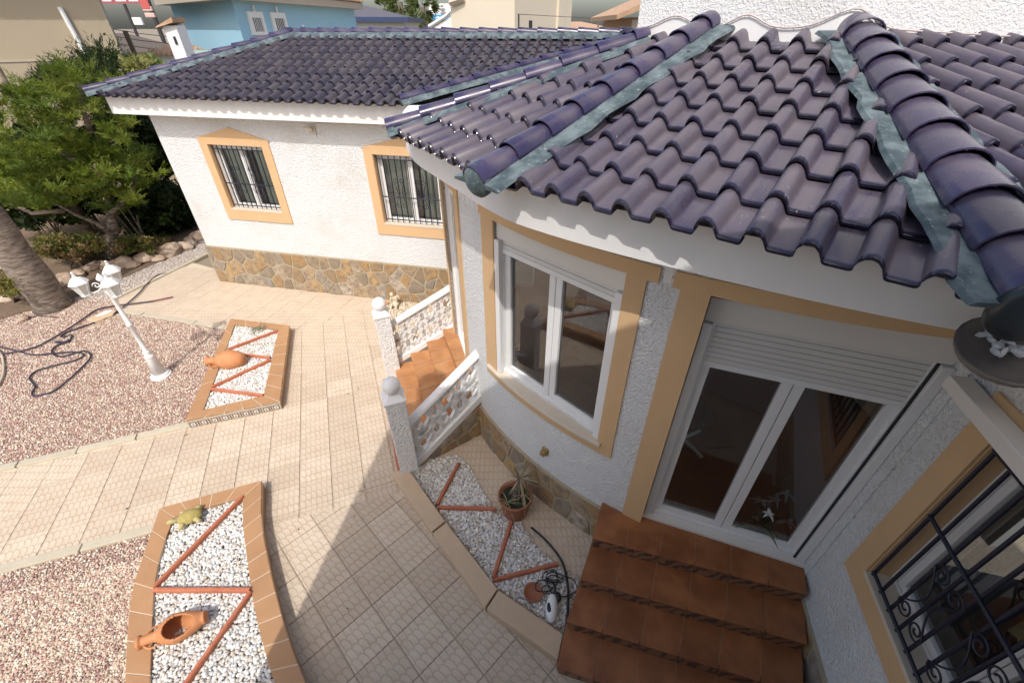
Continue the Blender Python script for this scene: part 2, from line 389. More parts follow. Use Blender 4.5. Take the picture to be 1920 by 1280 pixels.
# kerbs
def kerb(line, side, label, n, w=.11, ext=(0, 0)):
    a, b = np.array(line[0]), np.array(line[1]); d = b - a; L = np.linalg.norm(d); d /= L; nn = np.array([-d[1], d[0]]) * side
    a = a - d * ext[0]; L += sum(ext); root = tag(thing('kerb', (*a, 0), label, 'kerb'), kind='structure')
    q = 0.
    for k in range(n):
        l = L / n * random.uniform(.9, 1.1) if k < n - 1 else L - q
        p = [a + d * (q + .004), a + d * (q + l - .004), a + d * (q + l - .004) + nn * w, a + d * (q + .004) + nn * w]
        kid(MB().prism([tuple(x) for x in p], -.04, .03 + random.uniform(-.004, .004), .01), 'kerb_stone', M['concrete'], root, bevel=.008); q += l
    return nn
kerb(NE, 1, 'low concrete kerb between the paved garden path and the lamp post gravel', 7, ext=(2.6, .3))
kerb(SE, -1, 'low concrete kerb between the garden path and the gravel by the broken jar planter', 4, ext=(2.2, .3))
kerb(FE, -1, 'low concrete kerb along the terrace edge near the hose ends', 5, ext=(0, .5))
kerb(WE, 1, 'low concrete kerb along the terrace corner near the border rocks', 4, .1, ext=(.2, .6))
# ------------------------------------------------------------------ loose stones
ICO = bmesh.new(); bmesh.ops.create_icosphere(ICO, subdivisions=1, radius=1); IV = np.array([v.co for v in ICO.verts]); IF = np.array([[v.index for v in f.verts] for f in ICO.faces]); ICO.free()
OV = np.array([(1, 0, 0), (0, 1, 0), (-1, 0, 0), (0, -1, 0), (0, 0, 1), (0, 0, -1)], float); OF = np.array([(0, 1, 4), (1, 2, 4), (2, 3, 4), (3, 0, 4), (1, 0, 5), (2, 1, 5), (3, 2, 5), (0, 3, 5)])
def vmesh(name, V, Fc, C, mat, smooth=False):
    me = bpy.data.meshes.new(name); me.vertices.add(len(V)); me.vertices.foreach_set('co', V.astype(np.float32).ravel())
    nf, k = Fc.shape; me.loops.add(nf * k); me.loops.foreach_set('vertex_index', Fc.astype(np.int32).ravel())
    me.polygons.add(nf); me.polygons.foreach_set('loop_start', np.arange(0, nf * k, k, dtype=np.int32)); me.polygons.foreach_set('loop_total', np.full(nf, k, np.int32))
    if smooth: me.polygons.foreach_set('use_smooth', np.ones(nf, bool))
    me.update(calc_edges=True)
    at = me.attributes.new('Col', 'FLOAT_COLOR', 'POINT'); at.data.foreach_set('color', np.c_[C, np.ones(len(C))].astype(np.float32).ravel())
    me.materials.append(mat); return me
def pebbles(name, poly, z, step, size, cols, label, cat, ico=True, holes=(), weights=None, layers=1, zfun=None):
    bv, bf = (IV, IF) if ico else (OV, OF); P = np.array(poly); lo, hi = P.min(0), P.max(0); pts = []
    for l in range(layers):
        gx, gy = np.meshgrid(np.arange(lo[0], hi[0], step), np.arange(lo[1], hi[1], step * .87)); gx[::2] += step / 2
        q = np.c_[gx.ravel(), gy.ravel()] + rng.uniform(-.42, .42, (gx.size, 2)) * step; q = q[inside(q, poly)]
        for h in holes: q = q[~inside(q, h)]
        pts.append(np.c_[q, np.full(len(q), z + l * step * .3)])
    q = np.vstack(pts); n = len(q); k = len(bv)
    s = rng.uniform(*size, (n, 1)) * np.c_[rng.uniform(.8, 1.35, n), rng.uniform(.65, 1, n), rng.uniform(.45, .8, n)]
    a = rng.uniform(0, 6.28, n); ti = rng.normal(0, .35, n)
    V = bv[None] * s[:, None] * (1 + rng.normal(0, .1, (n, k, 1)))
    ct, st = np.cos(ti)[:, None], np.sin(ti)[:, None]; V = np.stack([V[..., 0] * ct + V[..., 2] * st, V[..., 1], -V[..., 0] * st + V[..., 2] * ct], -1)
    ca, sa = np.cos(a)[:, None], np.sin(a)[:, None]; V = np.stack([V[..., 0] * ca - V[..., 1] * sa, V[..., 0] * sa + V[..., 1] * ca, V[..., 2]], -1)
    q[:, 2] += rng.uniform(-.2, .35, n) * size[0]
    V += q[:, None]
    Fc = (bf[None] + (np.arange(n) * k)[:, None, None]).reshape(-1, 3)
    cc = np.array(cols); c = cc[rng.choice(len(cc), n, p=weights)] * rng.uniform(.75, 1.15, (n, 1))
    o = obj(name, vmesh(name, V.reshape(-1, 3), Fc, np.repeat(np.clip(c, 0, .9), k, 0), M['vstone'], ico))
    return tag(o, label, cat, kind='stuff')
WHITE = [(.74, .72, .68), (.66, .64, .6), (.78, .76, .72), (.6, .53, .44)]
PINK = [(.47, .28, .23), (.68, .56, .43), (.36, .21, .18), (.74, .67, .55), (.32, .22, .18), (.58, .42, .32)]
GREY = [(.5, .42, .36), (.6, .54, .47), (.42, .34, .3), (.66, .6, .53)]
# outlines traced on the ground
P1o = G([(432, 597), (543, 610), (524, 752), (347, 788)], .16); P1i = G([(440, 608), (522, 618), (494, 741), (381, 768)], .16)
P2l = G([(299, 952), (265, 1051), (245, 1109), (238.5, 1186), (234, 1280), (236, 1400)], .17); P2li = G([(326, 969), (302, 1031), (289, 1092), (285.5, 1152), (281, 1280), (283, 1400)], .17)
P2r = G([(490, 900), (489, 978), (504, 1058), (521, 1129), (537, 1186), (571, 1280), (632, 1400)], .17); P2ri = G([(455, 931), (455, 984), (467, 1078), (479, 1152), (497, 1223), (514, 1280), (566, 1400)], .17)
def off_line(line, side, w):
    a, b = np.array(line[0]), np.array(line[1]); d = (b - a) / np.linalg.norm(b - a); nn = np.array([-d[1], d[0]]) * side * w; return a + nn, b + nn, d
n0, n1, nd = off_line(NE, 1, .11); s0, s1, sd = off_line(SE, -1, .11); f0, f1_, fd = off_line(FE, -1, .11); w0, w1, wd = off_line(WE, 1, .1)
bedN = [tuple(n0 - nd * 2.6), tuple(n1 + nd * .25), P1o[3], P1o[0], tuple(f1_ + fd * .45), tuple(f0), tuple(az_(0, 615)[:2] - (1.2, 0)), tuple(n0 - nd * 2.7 + (0, .8))]
bedN = [tuple(n0 - nd * 3), tuple(n1 + nd * .25), P1o[3], P1o[0], tuple(f1_ + fd * .45), tuple(f0), tuple(w0), (-10.4, 7.9), (-10.9, 6.4), (-9.5, 3.2)]
pebbles('gravel', bedN, 0, .0255, (.0125, .0205), PINK, 'pink and cream gravel bed around the white lamp post', 'gravel', ico=False, weights=[.2, .24, .12, .2, .09, .15])
bedS = [tuple(s0 - sd * 1.4), tuple(s1 + sd * .2)] + P2l + [(-5.5, .4)]
pebbles('gravel', bedS[::-1], 0, .0235, (.0125, .020), PINK, 'pink and cream gravel bed beside the planter with the broken jar', 'gravel', ico=False, weights=[.2, .24, .12, .2, .09, .15])
bedW = [tuple(w0 - wd * .3), tuple(w1 + wd * .6), (-7.4, 11.6), (-8.4, 11.6), (-8.75, 10.1), (-9.6, 9.2), (-10.2, 8.2)]
pebbles('gravel', bedW, 0, .03, (.016, .026), GREY, 'grey-pink gravel strip between the border rocks and the terrace', 'gravel', ico=False)
mb = MB()
for p in (bedN, bedS, bedW): mb.prism(p, -.045, -.004)
tag(mb.build('gravel_bed', plain('gravel_bed', (.4, .28, .22), .95, .3, 40)), 'pinkish sand under the gravel', kind='structure')
BED = G([(770, 886), (808, 860), (855, 851), (880, 872), (905, 917), (929, 961), (976, 978), (1009, 1025), (1046, 1062), (1087, 1078), (1058, 1183), (932, 1100), (838, 974)], .03)
pebbles('white_pebbles', BED, .012, .03, (.015, .024), WHITE, 'white pebbles in the bed under the bay window', 'pebbles', layers=2)
pebbles('white_pebbles', P1i, .12, .032, (.016, .025), WHITE, 'white pebbles in the planter with the small amphora', 'pebbles', layers=2)
pebbles('white_pebbles', P2li + P2ri[::-1], .125, .032, (.016, .025), WHITE, 'white pebbles in the planter with the turtle ornament', 'pebbles', layers=2)
# ------------------------------------------------------------------ roof tiles
def tile_mesh(w, L, mat='tile', name='roof_tile'):
    pr = [(.0, .0), (.012, .032), (.05, .055), (.12, .073), (.22, .08), (.32, .073), (.41, .052), (.475, .022), (.51, .006), (.56, 0), (.97, 0), (1.02, .008)]
    k = w / .26; pr = [(x * w, z * k * 1.22) for x, z in pr]; m = len(pr); th = .024 * k; vs = []
    for y, dz in ((L, .0), (.014 * k, .042 * k), (.0, .036 * k), (.0, .042 * k - th), (.08 * k, .036 * k - th)):
        for x, z in pr: vs.append((x, y, z + dz))
    fs = [(r * m + i, r * m + i + 1, (r + 1) * m + i + 1, (r + 1) * m + i) for r in range(4) for i in range(m - 1)]
    fs = [f[::-1] for f in fs]
    me = bpy.data.meshes.new(name); me.from_pydata(vs, [], fs); me.materials.append(M[mat])
    me.polygons.foreach_set('use_smooth', [i < 2 * (m - 1) or True for i in range(len(fs))])
    me.set_sharp_from_angle(angle=R_(50)); return me
def rframe(p0, upang, pitch):
    a, f = R_(upang), R_(pitch); u = np.array([math.cos(a), math.sin(a), 0]); t = np.array([u[1], -u[0], 0])
    up = u * math.cos(f) + np.array([0, 0, math.sin(f)]); return dict(p=np.array(p0, float), t=t, up=up, n=np.cross(t, up), u=u)
def mat4(o, x, y, z): return Matrix(((x[0], y[0], z[0], o[0]), (x[1], y[1], z[1], o[1]), (x[2], y[2], z[2], o[2]), (0, 0, 0, 1)))
def cutmesh(me, Mx, planes, mat='tile'):
    bm = bmesh.new(); bm.from_mesh(me); bm.transform(Mx)
    for p, nn in planes:
        bmesh.ops.bisect_plane(bm, geom=bm.verts[:] + bm.edges[:] + bm.faces[:], plane_co=(*p, 0), plane_no=(-nn[0], -nn[1], 0), clear_outer=True)
    if len(bm.faces) == 0: bm.free(); return None
    ar = sum(f.calc_area() for f in bm.faces)
    bm.transform(Mx.inverted()); m2 = bpy.data.meshes.new('roof_tile'); bm.to_mesh(m2); bm.free(); m2.materials.clear(); m2.materials.append(M[mat])
    return m2 if ar > .014 else None
def lay(roof, fr, w, g, cols, rows, planes, solo=lambda r, c: True, over=1.13, mat='tile'):
    me = tile_mesh(w, g * over, mat); bulk = []
    for r in range(rows):
        for c in range(*cols):
            o = fr['p'] + fr['t'] * (c * w) + fr['up'] * (r * g) + fr['n'] * random.uniform(0, .006) + fr['up'] * random.gauss(0, .004)
            ja = random.gauss(0, .011); t = fr['t'] * math.cos(ja) + fr['up'] * math.sin(ja); up = np.cross(fr['n'], t)
            cor = [o + fr['t'] * a + fr['up'] * b for a in (0, w * 1.03) for b in (0, g * over)]
            ds = [[(q[:2] - p) @ nn for q in cor] for p, nn in planes]
            if any(max(d) < .02 for d in ds): continue
            Mx = mat4(o, t, up, fr['n']); m = me
            if any(min(d) < 0 for d in ds):
                m = cutmesh(me, Mx, planes, mat)
                if m is None: continue
            if solo(r, c): ob = obj('roof_tile', m, roof); ob.matrix_basis = Mx
            else: bulk.append((m, Mx))
    if bulk:
        bm = bmesh.new()
        for m, Mx in bulk:
            k = len(bm.verts); bm.from_mesh(m); bm.verts.ensure_lookup_table(); bmesh.ops.transform(bm, matrix=Mx, verts=bm.verts[k:])
        m2 = bpy.data.meshes.new('roof_tile_field'); bm.to_mesh(m2); bm.free(); m2.materials.append(M[mat]); tag(obj('roof_tile_field', m2, roof), kind='stuff')
def cap_mesh(r0, r1, L, n=10, th=.014):
    vs = []
    for y, r in ((L, r1), (.0, r0), (-.004, r0 - th * .5), (0, r0 - th), (.05, r0 - th)):
        for i in range(n + 1): a = math.pi * i / n; vs.append((r * math.cos(a) * 1.0, y, r * math.sin(a) * .82))
    m = n + 1; fs = [(k * m + i, k * m + i + 1, (k + 1) * m + i + 1, (k + 1) * m + i) for k in range(4) for i in range(n)]
    me = bpy.data.meshes.new('ridge_tile'); me.from_pydata(vs, [], fs); me.materials.append(M['cap']); me.polygons.foreach_set('use_smooth', [True] * len(fs)); me.set_sharp_from_angle(angle=R_(50)); return me
def hip(roof, a, b, r, step, lift, band, drop, name='ridge_tile'):
    """half-round caps from a (low end) to b on a teal mortar bed"""
    a, b = np.array(a, float), np.array(b, float); d = b - a; L = np.linalg.norm(d); d /= L; x = np.cross(d, (0, 0, 1)); x /= np.linalg.norm(x); z = np.cross(x, d)
    me = cap_mesh(r, r * .84, step * 1.12); k = 0
    while k * step < L - .05:
        o = a + d * (k * step) + z * (lift + .012); tl = .05
        y2 = d * math.cos(tl) - z * math.sin(tl); z2 = np.cross(x, y2)
        if k * step + step * 1.12 > L + .06: mm = cap_mesh(r, r * .86, L - k * step + .03)
        else: mm = me
        ob = obj(name, mm, roof); ob.matrix_basis = mat4(o, x, y2, z2); k += 1
    nn = int(L / .12) + 1; vs = []; fs = []
    for i in range(nn + 1):
        p = a + d * (L * i / nn); wv = [1 + .06 * math.sin(i * 1.7 + j * 2.1) + random.uniform(-.05, .05) for j in range(2)]
        sec = [(-band * wv[0], drop), (-band * .94 * wv[0], drop + .02), (-r * 1.0, lift + .0 + random.uniform(-.006, .006)), (r * 1.0, lift), (band * .94 * wv[1], drop + .02), (band * wv[1], drop)]
        vs += [p + x * u + z * h for u, h in sec]
    m = 6; fs = [(i * m + j, (i + 1) * m + j, (i + 1) * m + (j + 1) % m, i * m + (j + 1) % m) for i in range(nn) for j in range(m)] + [tuple(range(m)), tuple(range(nn * m, nn * m + m))[::-1]]
    sub(MB().add(vs, fs), 'mortar_band', M['teal'], roof)
# ------------------------------------------------------------------ the villa
house = thing('house', (*BC, 0), 'white stucco villa with dark blue glazed tile roofs and a rounded bay', 'house')
def deck(fr, poly, mat, name='roof_deck', lo=.0, th=.07, inset=.27):
    """slab under the tiles, cut to a plan outline"""
    def zz(p): return fr['p'][2] - .035 - lo - ((p[0] - fr['p'][0]) * fr['n'][0] + (p[1] - fr['p'][1]) * fr['n'][1]) / fr['n'][2]
    poly = clip(list(poly), fr['p'][:2] + fr['u'][:2] * inset, fr['u'][:2])
    n = len(poly); vs = [(*p, zz(p)) for p in poly] + [(*p, zz(p) - th) for p in poly]
    return MB().add(vs, [tuple(range(n)), tuple(range(n, 2 * n))[::-1]] + [(i, (i + 1) % n, n + (i + 1) % n, n + i) for i in range(n)])
ZE = 3.86
fA, fB = rframe((-.538, 3.498, ZE), 32, 18), rframe((.889, 2.030, ZE), 51.5, 18)
h2 = np.array([-.202, 2.765]); d2 = np.array([.711, .634]) / np.hypot(.711, .634)
h3 = np.array([1.831, 1.285]); d3 = np.array([math.cos(R_(76.5)), math.sin(R_(76.5))])
h1 = np.array([-1.107, 4.418]); d1 = np.array([math.cos(R_(7)), math.sin(R_(7))])
fC, fD = rframe((*h3, ZE), 101.5, 18), rframe((*h1, ZE), -18, 18)
def side(d, s): return np.array([-d[1], d[0]]) * s
W1 = (np.array([1.873, 4.158]), np.array([-.643, -.766])); W2 = (np.array([2.31, 3.797]), np.array([.03, -1.0]))
roof = kid(deck(fA, [tuple(h1), tuple(h2), (2.06, 4.05), (1.1, 4.8)], 0), 'roof', M['dirtmortar'], house, label='blue tiled hipped roof over the rounded bay')
for fr, poly in ((fB, [tuple(h2), tuple(h3), (2.4, 3.8), (2.02, 4.05)]), (fC, [tuple(h3), (6.5, 2.24), (6.5, 3.95), (2.4, 3.8)]), (fD, [tuple(h1), (1.1, 4.72), (1.4, 8.4), (-.15, 7.2)])):
    sub(deck(fr, poly, 0), 'roof_deck', M['tile' if fr is fD else 'dirtmortar'], roof)
H1, H2, H3 = (h1, d1), (h2, d2), (h3, d3)
V0, V1 = WC + WD * 5.2 + WI * -.43, WC + WD * 8.65 + WI * 2.09          # raised verge where the wing roof ends
dv = (V1 - V0) / np.linalg.norm(V1 - V0)
TW, TG = .220, .311
lay(roof, fA, TW, TG, (-6, 7), 9, [(h1, side(d1, -1)), (h2, side(d2, 1)), W1])
lay(roof, fB, TW, TG, (-7, 9), 9, [(h2, side(d2, -1)), (h3, side(d3, 1)), W1])
lay(roof, fC, TW, TG, (0, 12), 9, [(h3, side(d3, -1)), W2])
lay(roof, fD, TW, TG, (-13, 1), 9, [(h1, side(d1, 1)), (V0, side(dv, -1))], solo=lambda r, c: False)
tanp = math.tan(R_(18))
def up3(p, d, L, k): q = p + d * L; return np.array([*q, ZE + L * k])
kk = tanp * math.cos(R_(25)); k2 = tanp * math.cos(R_(9.75))
hip(roof, up3(h1, d1, -.02, kk), up3(h1, d1, 2.33, kk), .09, .336, .092, .185, .045)
hip(roof, up3(h2, d2, -.02, k2), up3(h2, d2, 2.58, k2), .105, .31, .085, .215, .05)
hip(roof, up3(h3, d3, -.02, kk), up3(h3, d3, 2.55, kk), .135, .28, .075, .23, .055)
# end plugs of the hips
a = up3(h2, d2, -.03, k2); mb = MB().lathe([(.0, -.045), (.05, -.04), (.085, -.025), (.108, .0), (.105, .05)], a + (0, 0, .08), 16, (*d2, .2)); sub(mb, 'mortar_plug', M['teal'], roof, smooth=True)
a = up3(h3, d3, -.03, kk); mb = MB().lathe([(.0, -.025), (.125, -.024), (.144, -.012), (.147, .02)], a + (0, 0, .06), 20, (*d3, .25)); sub(mb, 'end_disc', plain('dark_glaze', (.018, .025, .03), .3, .2, 8), roof, smooth=True)
a = up3(h1, d1, -.03, kk); mb = MB().lathe([(.0, -.02), (.085, -.02), (.092, .0), (.092, .05)], a + (0, 0, .085), 14, (*d1, .2)); sub(mb, 'mortar_plug', M['teal'], roof, smooth=True)
# broken corner plate under the near hip, with mortar crumbs
cp = np.array([1.99, 1.385, 3.60]); mb = MB().lathe([(.0, .0), (.11, .008), (.155, .042), (.168, .075), (.155, .075), (.138, .046), (.084, .025), (.0, .017)], cp, 22, (-.25, -.3, .9)); pl = sub(mb, 'corner_plate', M['darkbrown'], roof, smooth=True)
mb = MB()
for i in range(14):
    a = random.uniform(0, 6.28); q = cp + (math.cos(a) * random.uniform(0, .12), math.sin(a) * random.uniform(0, .1), .045 + random.uniform(0, .03)); mb.ball(q, [random.uniform(.006, .03) for _ in range(3)], 6, 4)
sub(mb, 'mortar_crumb', M['whitepaint'], roof)
# wing roof
ZW = 3.72; fW = rframe(wl(-.56, -.445, ZW), math.degrees(math.atan2(WI[1], WI[0])), 18)
wroof = kid(deck(fW, [tuple(wl(-.5, -.38, 0)[:2]), tuple(wl(5.3, -.38, 0)[:2]), tuple(V1), tuple(wl(2.0, 2.09, 0)[:2])], 0, inset=.34), 'roof', M['dirtmortar'], house, label='blue tiled roof of the long wing')
HW = (WC + WD * -.56 + WI * -.445); dW = (WD + WI) / math.sqrt(2)
lay(wroof, fW, .195, .29, (0, 49), 10, [(HW, side(dW, -1)), (V0, side(dv, 1)), (WC + WI * 2.12, -WI)], solo=lambda r, c: r < 4, mat='tile_wing')
rz = ZW + 2.52 * tanp
hip(wroof, (*HW, ZW), (*(HW + dW * 2.52 * 1.414), rz), .085, .36, .10, .17, .03)
hip(wroof, (*(WC + WD * 1.8 + WI * 2.09), rz), (*(WC + WD * 8.9 + WI * 2.09), rz), .085, .36, .09, .2, .0)
hip(wroof, (*V0, ZW + .02), (*V1, rz), .08, .40, .09, .15, .02)
hb = HW + (WI + WD) * 2.52
sub(deck(rframe((*HW, ZW), math.degrees(math.atan2(WD[1], WD[0])), 18), [tuple(HW), tuple(hb), tuple(HW + WI * 5.04)], 0), 'roof_deck', M['tile'], wroof)
fbk = rframe((*(WC + WD * 3 + WI * 4.61), ZW), math.degrees(math.atan2(-WI[1], -WI[0])), 18)
sub(deck(fbk, [tuple(HW + WI * 5.04), tuple(hb), tuple(WC + WD * 9 + WI * 2.09), tuple(WC + WD * 9 + WI * 4.61)], 0), 'roof_deck', M['tile'], wroof)
# ------- walls of the wing
e3 = np.array([0, 0, 1.]); wx, wy = np.array([*WD, 0]), np.array([*WI, 0])
WIN = [(1.04, 2.18, 1.73, 2.955), (4.34, 5.54, 1.68, 2.93)]
mb = MB(); W_ = lambda a, b, m=None: (m or mb).frame(wl(0, 0, 0), wx, wy, e3, a, b)
xs = [0, 1.04, 2.18, 4.34, 5.54, 7.2]
for i in range(5):
    if i in (1, 3):
        s0_, s1_, z0, z1 = WIN[i // 2]; W_((s0_, 0, 0), (s1_, .25, z0)); W_((s0_, 0, z1), (s1_, .25, 3.5))
    else: W_((xs[i], 0, 0), (xs[i + 1], .25, 3.5))
W_((0, .25, 0), (.25, 4.2, 3.5)); W_((.25, 3.95, 0), (7.2, 4.2, 3.5))
kid(mb, 'wall', M['stucco'], house, label='rough white wall of the wing')
mb = MB(); W_((-.42, -.30, 3.455), (6.2, .25, 3.74)); W_((-.42, .25, 3.455), (-.02, 4.5, 3.74)); kid(mb, 'fascia', M['smooth_white'], house)
mb = MB(); W_((.25, .25, .5), (7.2, 3.95, FLOOR)); kid(mb, 'room_floor', M['roomfloor'], house)
mb = MB(); W_((3.2, .25, FLOOR), (3.3, 3.95, 3.5)); W_((.25, 3.9, FLOOR), (7.2, 3.95, 3.5)); kid(mb, 'room_wall', M['room'], house)
def scroll(c, ex, ez, r, turns=1.4, sgn=1, up=1, n=22):
    pts = []
    for i in range(n + 1):
        t = i / n; a = turns * 2 * math.pi * t; rr = r * (1 - .8 * t); pts.append(c + ex * sgn * rr * math.cos(a) + ez * up * rr * math.sin(a))
    return pts
def casement(part, o, ex, ey, x0, x1, z0, z1, leaves=2, fw=.05, dep=.10, mat='pvc', curtain=True, sash=.055):
    """sashes and panes in the opening; o is the opening's frame origin, ey points into the room"""
    n = leaves; lw = (x1 - x0 - 2 * fw) / n
    for k in range(n):
        a = x0 + fw + k * lw; b = a + lw; mb = MB()
        for p, q in (((a + .003, 0, z0 + fw), (a + sash, .06, z1 - fw)), ((b - sash, 0, z0 + fw), (b - .003, .06, z1 - fw)), ((a + sash, 0, z0 + fw), (b - sash, .06, z0 + fw + sash)), ((a + sash, 0, z1 - fw - sash), (b - sash, .06, z1 - fw))):
            mb.frame(o, ex, ey, e3, (p[0], dep + .01, p[2]), (q[0], dep + .07, q[2]))
        sub(mb, 'sash', M[mat], part, bevel=.004)
        mb = MB(); mb.add([o + ex * u + ey * (dep + .04) + e3 * v for u, v in ((a + sash, z0 + fw + sash), (b - sash, z0 + fw + sash), (b - sash, z1 - fw - sash), (a + sash, z1 - fw - sash))], [(0, 1, 2, 3)])
        sub(mb, 'pane', M['glass'], part, fix=False)
def iron_bars(part, o, ex, ey, x0, x1, z0, z1, n, dep, r, rails, lyre=True, rr=None):
    for k in range(n):
        x = x0 + (x1 - x0) * k / (n - 1); a = o + ex * x + ey * dep; sub(MB().tube([a + e3 * z0, a + e3 * z1], r, 6), 'bar', M['iron'], part)
    for z in rails: sub(MB().tube([o + ex * x0 + ey * (dep - r) + e3 * z, o + ex * x1 + ey * (dep - r) + e3 * z], r * 1.1, 6), 'rail', M['iron'], part)
for i, (s0_, s1_, z0, z1) in enumerate(WIN):
    o = wl(0, 0, 0); fm = MB(); fw = .05
    for a, b in (((s0_, .1, z0), (s0_ + fw, .18, z1)), ((s1_ - fw, .1, z0), (s1_, .18, z1)), ((s0_ + fw, .1, z0), (s1_ - fw, .18, z0 + fw)), ((s0_ + fw, .1, z1 - fw), (s1_ - fw, .18, z1))): W_(a, b, fm)
    wn = kid(fm, 'window', M['pvc'], house, label=('barred window with pointed orange surround near the wing corner', 'barred window with pointed orange surround beside the bay')[i])
    casement(wn, o, wx, wy, s0_, s1_, z0, z1)
    w = .165; c = (s0_ + s1_) / 2; sm_ = MB(); th = -.022
    W_((s0_ - w, th, z0 - .2), (s0_, .0, z1 + .1), sm_); W_((s1_, th, z0 - .2), (s1_ + w, .0, z1 + .1), sm_); W_((s0_, th, z0 - .2), (s1_, .0, z0), sm_)
    pts = [(s0_, z1), (s1_, z1), (s1_, z1 + .1), (s1_ + w + .03, z1 + .1), (c, z1 + .3), (s0_ - w - .03, z1 + .1), (s0_, z1 + .1)]
    n = len(pts); sm_.add([wl(x, th - .003, z) for x, z in pts] + [wl(x, 0, z) for x, z in pts], [tuple(range(n)), tuple(range(n, 2 * n))[::-1]] + [(k, (k + 1) % n, n + (k + 1) % n, n + k) for k in range(n)])
    W_((s0_ - .0, .0, z0), (s0_ + .006, .1, z1), sm_); W_((s1_ - .006, 0, z0), (s1_, .1, z1), sm_)
    sub(sm_, 'surround', M['orange'], wn)
    sub(W_((s0_, -.03, z0), (s1_, .1, z0 + .03), MB()), 'sill', M['sill'], wn)
    iron_bars(wn, o, wx, wy, s0_ + .04, s1_ - .04, z0 + .05, z1 - .02, 11, .03, .0095, (z0 + .1, z0 + .52, z1 - .08))
    for k in range(2):                                   # scrolled lyres between the bars
        cx = s0_ + (s1_ - s0_) * (.33 + .34 * k); cz = z0 + .6; mb = MB()
        for sg in (-1, 1):
            mb.tube(scroll(wl(cx + sg * .055, .025, cz + .2), wx, e3, .05, 1.3, sg, 1), .005, 5); mb.tube(scroll(wl(cx + sg * .055, .025, cz - .22), wx, e3, .05, 1.3, sg, -1), .005, 5)
            mb.tube([wl(cx + sg * (.105 - .06 * math.sin(math.pi * t / 8)), .025, cz - .22 + .42 * t / 8) for t in range(9)], .005, 5)
        sub(mb, 'scroll', M['iron'], wn)
    for sg in (0, 1):                                    # curtains behind the glass
        mb = MB(); vs = []; x0 = s0_ + .12 + sg * .62; n = 28
        for k in range(n + 1):
            x = x0 + .34 * k / n; y = .22 + .02 * math.sin(k * 1.5)
            for z in (z0 + .1, z1 - .05): vs.append(wl(x + (.06 if z < 2 and sg == 0 else 0), y, z))
        mb.add(vs, [(2 * k, 2 * k + 2, 2 * k + 3, 2 * k + 1) for k in range(n)]); sub(mb, 'curtain', M['curtain'], wn, fix=False, smooth=True)
# ------- stone plinths
def voronoi(w, h, step):
    pts = []; ny = max(2, round(h / step)); nx = round(w / step)
    for j in range(ny):
        for i in range(nx): pts.append(((i + .5 + .25 * (j % 2 * 2 - 1) + random.uniform(-.38, .38)) * w / nx, (j + .5 + random.uniform(-.36, .36)) * h / ny))
    out = []
    for i, p in enumerate(pts):
        poly = [(0, 0), (w, 0), (w, h), (0, h)]; p = np.array(p)
        for j, q in enumerate(pts):
            if i == j: continue
            q = np.array(q)
            if np.linalg.norm(p - q) > step * 3.2: continue
            poly = clip(poly, (p + q) / 2, (p - q) / np.linalg.norm(p - q))
            if len(poly) < 3: break
        if parea(poly) > .004: out.append(poly)
    return out
def stones(part, w, h, step, fn, joint=.017, region=None):
    """individual stones: fn(u, v, out) maps wall coordinates to space"""
    for poly in voronoi(w, h, step):
        if region:
            for p, nn in region:
                if len(poly) > 2: poly = clip(poly, np.array(p), np.array(nn) / np.linalg.norm(nn))
        if parea(poly) < .005: continue
        c = np.mean(np.array(poly), 0)
        rnd_ = []                                        # knock the corners off
        for k in range(len(poly)):
            a, b = np.array(poly[k]), np.array(poly[(k + 1) % len(poly)]); rnd_ += [a + (b - a) * .09, a + (b - a) * .91]
        ring = []; d = random.uniform(.008, .02)
        for sc, dep in ((joint, 0), (joint * 1.2, d * .75), (joint * 2.2 + .006, d)):
            ring.append([fn(*(p + (c - p) / (np.linalg.norm(c - p) + 1e-6) * min(sc + random.uniform(0, .004), np.linalg.norm(c - p) * .6)), dep) for p in rnd_])
        n = len(rnd_); vs = sum(ring, []); fs = [(r * n + k, r * n + (k + 1) % n, (r + 1) * n + (k + 1) % n, (r + 1) * n + k) for r in range(2) for k in range(n)] + [tuple(range(2 * n, 3 * n))]
        sub(MB().add(vs, fs), 'stone', M['stone'], part)
mb = MB(); W_((-.012, -.035, -.04), (6.2, 0, .87)); W_((-.035, -.035, -.04), (0, 4, .87)); pl = kid(mb, 'plinth', M['mortar'], house, label='rubble stone plinth of the wing')
stones(pl, 5.9, .87, .25, lambda u, v, d: wl(u - .012, -.035 - d, v))
PH = .57
pl = kid(MB().cbox(190, 239, -.04, PH, BR - .1, BR + .03), 'plinth', M['mortar'], house, label='shaded rubble stone plinth under the bay window')
arc = BR + .03
stones(pl, arc * R_(32), PH, .24, lambda u, v, d: np.array([*bay(206 + math.degrees(u / arc), arc + d), v]))
